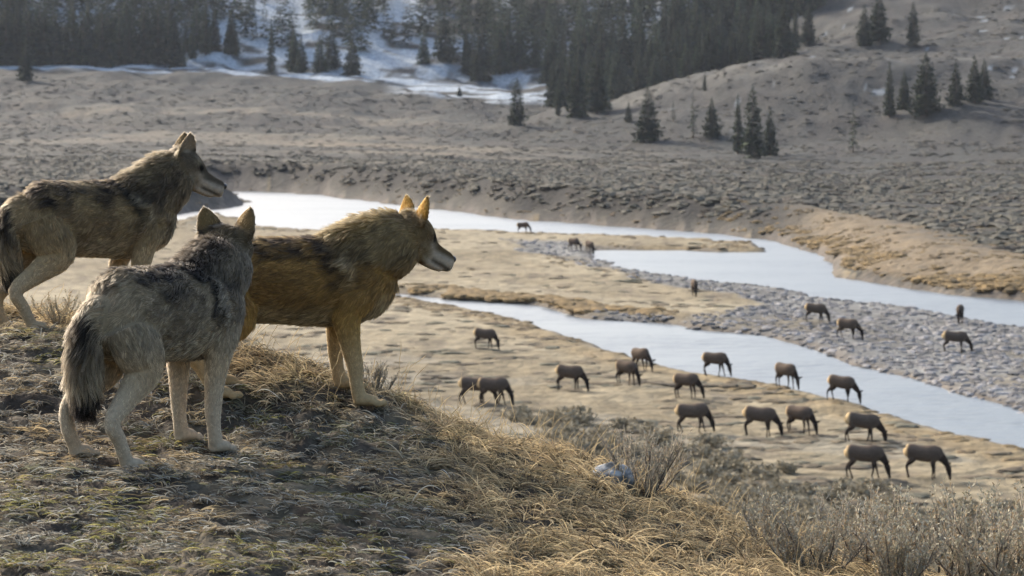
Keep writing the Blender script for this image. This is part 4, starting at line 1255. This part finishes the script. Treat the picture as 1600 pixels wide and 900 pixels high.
    pts = pts * (1 - pull) + (ctr + (p - p[cl_])[:, None, :] * .12) * pull
    tone = (.66 + .68 * r.random(m))[:, None] * (.55 + .90 * np.random.default_rng(seed + 1).random(ncl)[own] ** 1.2)[:, None]
    base = cc * tone
    guard = (r.random(m) < pal['guard'])[:, None] * np.clip(ff[:, 3:4] / .028 - .25, 0, 1)
    tip = base * (1 - guard) + pal['dark'] * guard
    light = (r.random(m) < .10)[:, None] * np.clip(ff[:, 3:4] / .028 - .35, 0, 1)
    tip = tip * (1 - light) + np.minimum(base * 2.0 + .05, .7) * light
    under = base * .85
    ramp = np.array([0, 0, .15, .65, 1.0])[None, :, None]
    hc_ = under[:, None, :] * (1 - np.minimum(1, sk * 2)[None, :, None]) + base[:, None, :] * np.minimum(1, sk * 2)[None, :, None]
    hc_ = hc_ * (1 - ramp) + tip[:, None, :] * ramp
    hd = bpy.data.hair_curves.new('fur')
    hd.add_curves([K] * m)
    hd.attributes['position'].data.foreach_set('vector', pts.astype(np.float32).ravel())
    ra_ = hd.attributes.get('radius') or hd.attributes.new('radius', 'FLOAT', 'POINT')
    rad = (np.clip(L / .035, .5, 1.1) * .00072)[:, None] * np.array([1, 1, .9, .62, .18])[None, :]
    ra_.data.foreach_set('value', rad.astype(np.float32).ravel())
    ca_ = hd.attributes.new('col', 'FLOAT_COLOR', 'POINT')
    c4 = np.ones((m, K, 4), np.float32); c4[..., :3] = np.clip(hc_, .004, .92)
    ca_.data.foreach_set('color', c4.ravel())
    # ---- assemble
    root = empty('wolf', (org[0], org[1], base_z), heading)
    tag(root, label, 'wolf', 'wolves watching from the knoll')
    link('body', me, M_SKIN, root)
    link('fur', hd, M_FUR, root)
    def blob(name, c, rr, mat, n=8):
        q = Body(); q.ball((0, 0, 0), rr, n)
        o = link(name, mesh_from(name, np.vstack(q.V), np.vstack(q.F), True), mat, root)
        o.matrix_parent_inverse = Matrix.Identity(4)
        o.matrix_basis = Matrix.Translation(Vector(c)) @ Matrix([list(x) for x in Rm]).to_4x4()
    for s in (-1, 1):
        blob('eye', hp(.108, s * .051, .021), (.0105, .0085, .0105), M_EYE)
    blob('nose', hp(.259, 0, -.017), (.0165, .023, .018), M_NOSE)
    return root

def paw(b, x, y, dz):
    b.tube('paw', [(x - .050, y, .040 + dz, .026, .028), (x - .015, y, .036 + dz, .036, .030), (x + .030, y, .030 + dz, .042, .027), (x + .052, y, .020 + dz, .034, .016)])
    for q, (ox, oy) in enumerate(((.056, -.036), (.082, -.013), (.082, .013), (.056, .036))):
        b.ball((x + ox, y + oy, .018 + dz), (.026, .0125, .018), 6)

def P_(**k): return {a: (vec(*c) if isinstance(c, tuple) else c) for a, c in k.items()}
PAL_BROWN = P_(flank=(.27, .185, .090), flank2=(.165, .110, .058), rump=(.36, .25, .130), belly=(.36, .27, .155), back=(.034, .026, .020), saddle=(.012, .010, .009), pale=(.42, .34, .22),
               neck=(.165, .118, .066), neck2=(.085, .062, .039), throat=(.28, .20, .115), crest=(.26, .19, .095), crown=(.125, .095, .062), cheek=(.30, .25, .18), white=(.52, .43, .32), brow=(.34, .26, .15),
               earback=(.20, .135, .065), earin=(.36, .28, .19), leg=(.45, .32, .165), legpale=(.56, .43, .265), tail=(.17, .12, .066), tailtop=(.016, .014, .012), tailtip=(.010, .009, .008), dark=(.014, .011, .009), stripe=1.1, legmark=.2, guard=.42)
PAL_GREY = P_(flank=(.33, .255, .160), flank2=(.19, .145, .093), rump=(.36, .275, .168), belly=(.38, .300, .195), back=(.026, .021, .017), saddle=(.008, .007, .006), pale=(.42, .36, .27),
              neck=(.165, .128, .083), neck2=(.058, .046, .033), throat=(.30, .24, .16), crest=(.060, .046, .032), crown=(.135, .098, .055), cheek=(.28, .235, .17), white=(.52, .43, .32), brow=(.30, .235, .145),
              earback=(.22, .140, .058), earin=(.48, .41, .32), leg=(.52, .39, .235), legpale=(.62, .50, .35), tail=(.150, .114, .072), tailtop=(.010, .009, .008), tailtip=(.007, .006, .006), dark=(.010, .008, .007), stripe=1.2, legmark=.75, guard=.45)
PAL_GOLD = P_(flank=(.30, .165, .048), flank2=(.215, .118, .038), rump=(.31, .18, .060), belly=(.37, .265, .135), back=(.048, .032, .020), saddle=(.016, .012, .010), pale=(.44, .34, .20),
              neck=(.26, .178, .082), neck2=(.165, .112, .053), throat=(.30, .195, .085), crest=(.34, .21, .065), crown=(.155, .100, .046), cheek=(.33, .26, .16), white=(.56, .465, .345), brow=(.36, .26, .13),
              earback=(.38, .175, .025), earin=(.28, .21, .13), leg=(.43, .245, .066), legpale=(.56, .40, .21), tail=(.22, .14, .062), tailtop=(.03, .023, .017), tailtip=(.012, .010, .009), dark=(.022, .016, .011), stripe=.9, legmark=.1, guard=.32)

TAIL_DOWN = [(-.415, 0, .665), (-.475, .0, .635), (-.505, .005, .56), (-.512, .01, .46), (-.508, .01, .37), (-.50, .005, .29), (-.49, .0, .235)]
make_wolf(PAL_BROWN, dict(hr=(-.40, -.09), hl=(-.438, .10), fr=(.26, -.09), fl=(.20, .09)), H - 1.13, (-2.211, 12.83), math.radians(41),
          dict(o=(.515, 0, .865), yaw=math.radians(-25), pitch=math.radians(22)), TAIL_DOWN,
          'brown-grey wolf standing farthest back at left, side-on with head high looking right', 1100, earout=.9)
make_wolf(PAL_GREY, dict(hr=(-.36, -.09), hl=(-.41, .13), fr=(.26, -.09), fl=(.26, .09)), H - 1.447, (-1.46, 10.21), math.radians(62),
          dict(o=(.47, .02, .865), yaw=math.radians(24), pitch=math.radians(12)), [(x_, y_ + .01 + .06 * (.665 - z_), z_) for x_, y_, z_ in TAIL_DOWN],
          'grey wolf nearest the camera seen from behind with black-tipped hanging tail', 1200, 120000, 1.03, .035, .65)
make_wolf(PAL_GOLD, dict(hr=(-.35, -.09), hl=(-.30, .09), fr=(.32, -.09), fl=(.26, .09)), H - 1.345, (-1.013, 11.20), math.radians(14),
          dict(o=(.53, 0, .80), yaw=math.radians(16), pitch=math.radians(25)), TAIL_DOWN,
          'golden-tan wolf in the middle, side-on with orange ears gazing over the valley', 1300, earout=.02)

# ------------------------------------------------------------------ grass and litter on the knoll
def strands(name, pts, rad, colr, mat, label):
    m, K, _ = pts.shape
    hd = bpy.data.hair_curves.new(name)
    hd.add_curves([K] * m)
    hd.attributes['position'].data.foreach_set('vector', pts.astype(np.float32).ravel())
    ra_ = hd.attributes.get('radius') or hd.attributes.new('radius', 'FLOAT', 'POINT')
    ra_.data.foreach_set('value', rad.astype(np.float32).ravel())
    ca_ = hd.attributes.new('col', 'FLOAT_COLOR', 'POINT')
    c4 = np.ones((m, K, 4), np.float32); c4[..., :3] = np.clip(colr, .004, .9)
    ca_.data.foreach_set('color', c4.ravel())
    return tag(link(name, hd, mat), label, kind='stuff')

def knoll_spots(n, y0=7.4, y1=14.6, pxa=-120, pxb=1720):
    Y = (y0 ** 2 + rng.random(n) * (y1 ** 2 - y0 ** 2)) ** .5
    px = pxa + rng.random(n) * (pxb - pxa)
    return (px - 800) / F * Y, Y, px

STRAW = vec(.36, .285, .165); STRAW2 = vec(.28, .21, .115); GREYG = vec(.235, .22, .18); OLIVE = vec(.125, .125, .062); BROWN = vec(.115, .085, .055); LICH = vec(.30, .305, .275)
def golden_zone(x, y, px):
    """where the longer straw grass grows: right shoulder of the knoll and its far rim"""
    row = HZ + F * (H - knoll(x, y, False)) / y
    a = sstep(560, 700, px + (fbm(x / .4, y / .4, 601, 3) - .5) * 260 + (720 - row) * .55)
    rim = sstep(640, 575, row + (px - 430) * -.22 + (fbm(x / .3, y / .3, 611, 2) - .5) * 60)
    return np.clip(np.maximum(a, rim), 0, 1), row

def tufts(name, n, per, label, zone_pow, Lr, seed, lay=.8, radm=.0016, greener=0.0, want_gold=True, y1=14.6):
    x, y, px = knoll_spots(n, y1=y1)
    gz, row = golden_zone(x, y, px)
    pk = gz if want_gold else 1 - .85 * gz
    ok = rng.random(n) < pk ** zone_pow
    x, y, px, gz = x[ok], y[ok], px[ok], gz[ok]
    z = knoll(x, y)
    n = len(x)
    lean = fbm(x / .35, y / .35, seed, 2) * 12.6
    Lt = Lr[0] + (Lr[1] - Lr[0]) * rng.random(n) ** 1.5
    hue = fbm(x / .28, y / .28, seed + 5, 3)
    i = np.repeat(np.arange(n), per); m = len(i)
    a = rng.random(m) * 6.283
    ox = np.cos(a) * rng.random(m) * .035; oy = np.sin(a) * rng.random(m) * .035
    da = lean[i] + rng.normal(size=m) * 1.0
    dirx, diry = np.cos(da), np.sin(da)
    st = np.clip(rng.normal(.55, .25, m) * (1.15 - lay), .02, 1.2)       # how upright
    L = Lt[i] * (.5 + .8 * rng.random(m))
    K = 6
    s = np.linspace(0, 1, K)
    curl = rng.normal(size=m) * (.6 - .28 * gz[i])
    ang = da[:, None] + curl[:, None] * s[None, :] ** 1.5
    hx = np.cumsum(np.cos(ang), 1) / K; hy = np.cumsum(np.sin(ang), 1) / K
    hx -= hx[:, :1]; hy -= hy[:, :1]
    dr = .55 - .25 * gz[i] * rng.random(m)
    up = st[:, None] * s - (st * dr + .08)[:, None] * s ** 2.2
    X = (x[i] + ox)[:, None] + hx * L[:, None] * (1.1 - .5 * np.minimum(st, 1))[:, None]
    Yp = (y[i] + oy)[:, None] + hy * L[:, None] * (1.1 - .5 * np.minimum(st, 1))[:, None]
    g0 = z[i]
    slope_x = knoll(x + .1, y, False) - knoll(x, y, False); slope_y = knoll(x, y + .1, False) - knoll(x, y, False)
    Z = g0[:, None] + (X - x[i][:, None]) * (slope_x[i] * 10)[:, None] + (Yp - y[i][:, None]) * (slope_y[i] * 10)[:, None] + up * L[:, None] * 1.6 + .006
    pts = np.stack([X, Yp, Z], -1)
    c = mixc(STRAW, STRAW2, rng.random(m))
    gl = (1 - gz[i]) * sstep(.22, .5, hue[i] + (rng.random(m) - .5) * .35)
    c = mixc(c, GREYG, np.clip(gl * .95, 0, 1))
    c = mixc(c, OLIVE, (sstep(.54, .66, hue[i]) * (rng.random(m) < .6 + greener) * (.75 - .5 * gz[i])))
    c = mixc(c, vec(.21, .19, .05), (fbm(x / .5, y / .5, seed + 31, 2) > .60)[i] * (rng.random(m) < .5) * (1 - gz[i]) * .8)
    c = mixc(c, BROWN, (rng.random(m) < .22) * .85)
    c = c * (1 + .22 * gz[i])[:, None]
    c = mixc(c, LICH, (rng.random(m) < .10 * (1 - gz[i])) * .8)
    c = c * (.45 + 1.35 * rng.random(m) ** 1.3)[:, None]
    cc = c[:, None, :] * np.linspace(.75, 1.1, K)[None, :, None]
    rad = (radm * (.6 + .8 * rng.random(m)))[:, None] * np.array([1, 1, .95, .8, .55, .15])[None, :]
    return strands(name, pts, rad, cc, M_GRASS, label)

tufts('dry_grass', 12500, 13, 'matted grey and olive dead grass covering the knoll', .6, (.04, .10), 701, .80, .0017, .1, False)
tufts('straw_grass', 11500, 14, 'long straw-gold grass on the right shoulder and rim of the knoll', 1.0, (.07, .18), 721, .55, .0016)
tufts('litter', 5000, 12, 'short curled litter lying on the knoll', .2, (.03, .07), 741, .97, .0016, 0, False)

# seed stalks standing up along the skyline of the knoll
n = 2600
x, y, px = knoll_spots(n, 9.2, 13.6, -60, 1300)
gz, row = golden_zone(x, y, px)
ok = (rng.random(n) < gz ** 1.5 * .5) & (fbm(x / .5, y / .5, 761, 2) > .42)
x, y = x[ok], y[ok]; n = len(x); z = knoll(x, y)
K = 7; s = np.linspace(0, 1, K)
L = .13 + .17 * rng.random(n) ** 1.4
a = rng.normal(.3, 1.0, n); bn = .15 + .55 * rng.random(n)
wig = rng.normal(size=(n, K)) * .004
X = x[:, None] + np.cos(a)[:, None] * L[:, None] * (bn[:, None] * s ** 1.8) + wig; Yp = y[:, None] + np.sin(a)[:, None] * L[:, None] * bn[:, None] * s ** 1.8
Z = z[:, None] + L[:, None] * (s - .32 * bn[:, None] * s ** 2.6)
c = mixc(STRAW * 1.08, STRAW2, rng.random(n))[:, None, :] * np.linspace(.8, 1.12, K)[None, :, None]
rad = np.array([1, .9, .8, .75, .9, 1.25, .3])[None, :] * (.0009 + .0005 * rng.random(n))[:, None]
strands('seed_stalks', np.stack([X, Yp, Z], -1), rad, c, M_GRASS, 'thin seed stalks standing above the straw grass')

# ------------------------------------------------------------------ foreground sagebrush: woody stems and pale leafy twigs
def tube_mesh(paths, rads, cols, ring=4):
    V, Fc, C = [], [], []
    off = 0
    for P, R, c in zip(paths, rads, cols):
        P = np.asarray(P); T = np.gradient(P, axis=0); T /= np.linalg.norm(T, axis=1)[:, None] + 1e-9
        S = np.cross(T, vec(.3, .9, .2)); S /= np.linalg.norm(S, axis=1)[:, None] + 1e-9
        U = np.cross(T, S); aa = np.arange(ring) / ring * 6.283
        Rg = P[:, None] + (S[:, None] * np.cos(aa)[None, :, None] + U[:, None] * np.sin(aa)[None, :, None]) * np.asarray(R)[:, None, None]
        V.append(Rg.reshape(-1, 3)); m = len(P)
        k = (np.arange(m - 1)[:, None] * ring + np.arange(ring)[None, :]); k2 = (np.arange(m - 1)[:, None] * ring + (np.arange(ring)[None, :] + 1) % ring)
        Fc.append(np.stack([k, k2, k2 + ring, k + ring], 2).reshape(-1, 4) + off); C.append(np.tile(c, (m * ring, 1))); off += m * ring
    return np.vstack(V), np.vstack(Fc), np.vstack(C)

def sagebrush(seed, stems=13, leafy=1.0, tone=1.0, spread=.55):
    """unit-height bush: woody stems, fine twigs, small leaves"""
    r = np.random.default_rng(seed)
    sp, sr, sc, tp, tr, tcl, LV, LC = [], [], [], [], [], [], [], []
    for i in range(stems):
        a = r.random() * 6.283; out = spread * (.2 + r.random()); hgt = .55 + .35 * r.random()
        s = np.linspace(0, 1, 6)
        wob = np.cumsum(r.normal(size=(6, 2)) * .022, 0)
        P = np.stack([np.cos(a) * out * s ** .8 + wob[:, 0], np.sin(a) * out * s ** .8 + wob[:, 1], hgt * s ** 1.15 - .03], 1)
        sp.append(P); sr.append(np.linspace(.013, .004, 6)); sc.append(vec(.115, .092, .075) * (.7 + .6 * r.random()))
        for j in range(17):
            q = .25 + .75 * r.random(); b0 = P[min(5, int(q * 5))] + (P[min(5, int(q * 5) + 1)] - P[min(5, int(q * 5))]) * (q * 5 % 1)
            a2 = a + r.normal() * 1.1; l = .16 + .22 * r.random(); o2 = .15 + .45 * r.random()
            s4 = np.linspace(0, 1, 4)
            T = np.stack([b0[0] + np.cos(a2) * l * o2 * s4 + r.normal(size=4) * .008, b0[1] + np.sin(a2) * l * o2 * s4 + r.normal(size=4) * .008, b0[2] + l * s4 ** 1.1], 1)
            tp.append(T); tr.append(np.array([.006, .0048, .0038, .002])); tcl.append(mixc(vec(.26, .215, .165), vec(.42, .36, .275), r.random()) * tone)
            nl = int(13 * leafy)
            for k in range(nl):
                w = r.random() ** .7; p = T[min(3, int(w * 3))] * (1 - (w * 3 % 1)) + T[min(3, int(w * 3) + 1)] * (w * 3 % 1)
                d = r.normal(size=3); d[2] = abs(d[2]) + .7; d /= np.linalg.norm(d); e = np.cross(d, r.normal(size=3)); e /= np.linalg.norm(e) + 1e-9
                ll = .022 + .032 * r.random()
                LV.extend((p - e * .0035, p + d * ll * .7 + e * .009, p + d * ll, p + d * ll * .6 - e * .009))
                c = mixc(vec(.26, .245, .175), vec(.44, .395, .29), r.random()) * tone
                if r.random() < .2: c = vec(.30, .22, .13)
                LC.extend([c] * 4)
    v, f, c = tube_mesh(sp, sr, sc, 5); a_ = mesh_from('stems', v, f, True); set_col(a_, 'col', c); a_.materials.append(M_TWIG)
    v, f, c = tube_mesh(tp, tr, tcl, 3); b_ = mesh_from('twigs', v, f, True); set_col(b_, 'col', c); b_.materials.append(M_TWIG)
    LV = np.array(LV); l_ = mesh_from('leaves', LV, np.arange(len(LV)).reshape(-1, 4)); set_col(l_, 'col', np.array(LC)); l_.materials.append(M_SAGE)
    return a_, b_, l_
BUSH = [sagebrush(1500, 13, 1.0), sagebrush(1501, 15, .9, .95), sagebrush(1502, 12, 1.15, 1.05)]
BARE = sagebrush(1510, 17, .45, .9, .42)
SB = [  # column, distance, height m, kit, label
    (1008, 10.75, .31, BARE, 'twiggy brown-grey shrub beside the pale lichened rock on the knoll shoulder'),
    (1200, 10.1, .27, BUSH[0], 'leftmost grey sagebrush of the bottom right thicket, mixed with arching straw grass'),
    (1275, 9.5, .31, BUSH[1], 'second sagebrush from the left in the bottom right thicket'),
    (1352, 10.2, .38, BUSH[2], 'rear sagebrush left of the middle of the bottom right thicket'),
    (1395, 9.0, .33, BUSH[0], 'front sagebrush in the middle of the bottom right thicket'),
    (1470, 9.9, .43, BUSH[1], 'tall twiggy sagebrush right of the middle of the bottom right thicket'),
    (1540, 9.1, .40, BUSH[2], 'sagebrush near the bottom right corner, in front of the tallest one'),
    (1600, 9.9, .48, BUSH[0], 'tallest sagebrush at the right edge of the picture'),
    (1655, 9.0, .47, BUSH[1], 'sagebrush cut by the right edge of the picture at the bottom corner'),
    (585, 11.65, .17, BARE, 'small dark twiggy shrub behind the front paws of the golden-tan wolf'),
    (95, 12.9, .20, BUSH[2], 'low pale brush behind the hind legs of the farthest wolf'),
]
for i, (px_, Y, h, kit, lb) in enumerate(SB):
    X = (px_ - 800) / F * Y
    o = empty('sagebrush_shrub', (X, Y, float(knoll(np.array([X]), np.array([Y]))[0]) - .01), i * 1.3)
    o.scale = (h * 1.25, h * 1.25, h)
    for nm_, d in zip(('stems', 'twigs', 'leaves'), kit): link(nm_, d, None, o)
    tag(o, lb, 'shrub', 'sagebrush shrubs on the knoll')

# ------------------------------------------------------------------ stones lying on the knoll
def rock(seed, sx, sy, sz):
    import bmesh
    bm = bmesh.new(); bmesh.ops.create_icosphere(bm, subdivisions=4, radius=1)
    me = bpy.data.meshes.new('rock'); bm.to_mesh(me); bm.free()
    n = len(me.vertices); P = np.empty(n * 3, np.float32); me.vertices.foreach_get('co', P); P = P.reshape(-1, 3).astype(float)
    r = np.random.default_rng(seed)
    for k in range(11):
        d = r.normal(size=3); d /= np.linalg.norm(d); h = .62 + .25 * r.random()
        q = P @ d; P -= np.maximum(q - h, 0)[:, None] * d * .85
    nz = fbm(P[:, 0] * 3 + seed, P[:, 1] * 3 + P[:, 2] * 2.3, seed, 4) - .5
    P *= (1 + nz * .22)[:, None]; P *= (sx, sy, sz)
    me.vertices.foreach_set('co', P.astype(np.float32).ravel()); me.update()
    me.polygons.foreach_set('use_smooth', np.ones(len(me.polygons), bool))
    l = fbm(P[:, 0] * 22 + 3, P[:, 1] * 22 + P[:, 2] * 25, seed + 3, 4); l2 = fbm(P[:, 0] * 60, P[:, 1] * 60 + P[:, 2] * 55, seed + 9, 3)
    c = mixc(vec(.13, .135, .135), vec(.30, .31, .31), sstep(.46, .56, l)); c = mixc(c, vec(.08, .08, .075), sstep(.55, .66, l2) * .8)
    set_col(me, 'col', c); me.materials.append(M_STONE)
    return me
RK = [(955, 10.75, .105, .08, .075, 'pale blue-grey lichened rock half sunk in straw grass beside the twiggy shrub'),
      (382, 9.15, .055, .05, .04, 'small pale grey stone in the matted grass below the nearest wolf'),
      (632, 8.55, .05, .04, .025, 'flat whitish stone at the bottom edge of the knoll near the middle'),
      (1142, 10.45, .06, .05, .03, 'low pale stone by an arching grass stem left of the sagebrush thicket')]
for i, (px_, Y, a, b_, c_, lb) in enumerate(RK):
    X = (px_ - 800) / F * Y
    o = link('rock', rock(1600 + i, a, b_, c_))
    o.location = (X, Y, float(knoll(np.array([X]), np.array([Y]))[0]) + c_ * .35)
    o.rotation_euler = (.1, -.05, i * 1.1)
    tag(o, lb, 'rock')

# ------------------------------------------------------------------ air over the valley
def haze():
    lo, hi = vec(-800, -12, -3.2), vec(800, 1720, 190)
    v = [(x, y, z) for z in (lo[2], hi[2]) for y in (lo[1], hi[1]) for x in (lo[0], hi[0])]
    f = np.array([(0, 2, 3, 1), (4, 5, 7, 6), (0, 1, 5, 4), (2, 6, 7, 3), (0, 4, 6, 2), (1, 3, 7, 5)])
    m, nt, out = new_mat('haze_air')
    p = nt.nodes.new('ShaderNodeVolumePrincipled')
    p.inputs['Color'].default_value = (0.80, 0.88, 1.0, 1)
    p.inputs['Density'].default_value = HAZE
    p.inputs['Anisotropy'].default_value = 0.0
    nt.links.new(p.outputs[0], out.inputs['Volume'])
    tag(link('haze', mesh_from('haze', np.array(v), f), m), 'thin bluish air over the valley', kind='stuff')
HAZE = 0.00004
if HAZE > 0: haze()
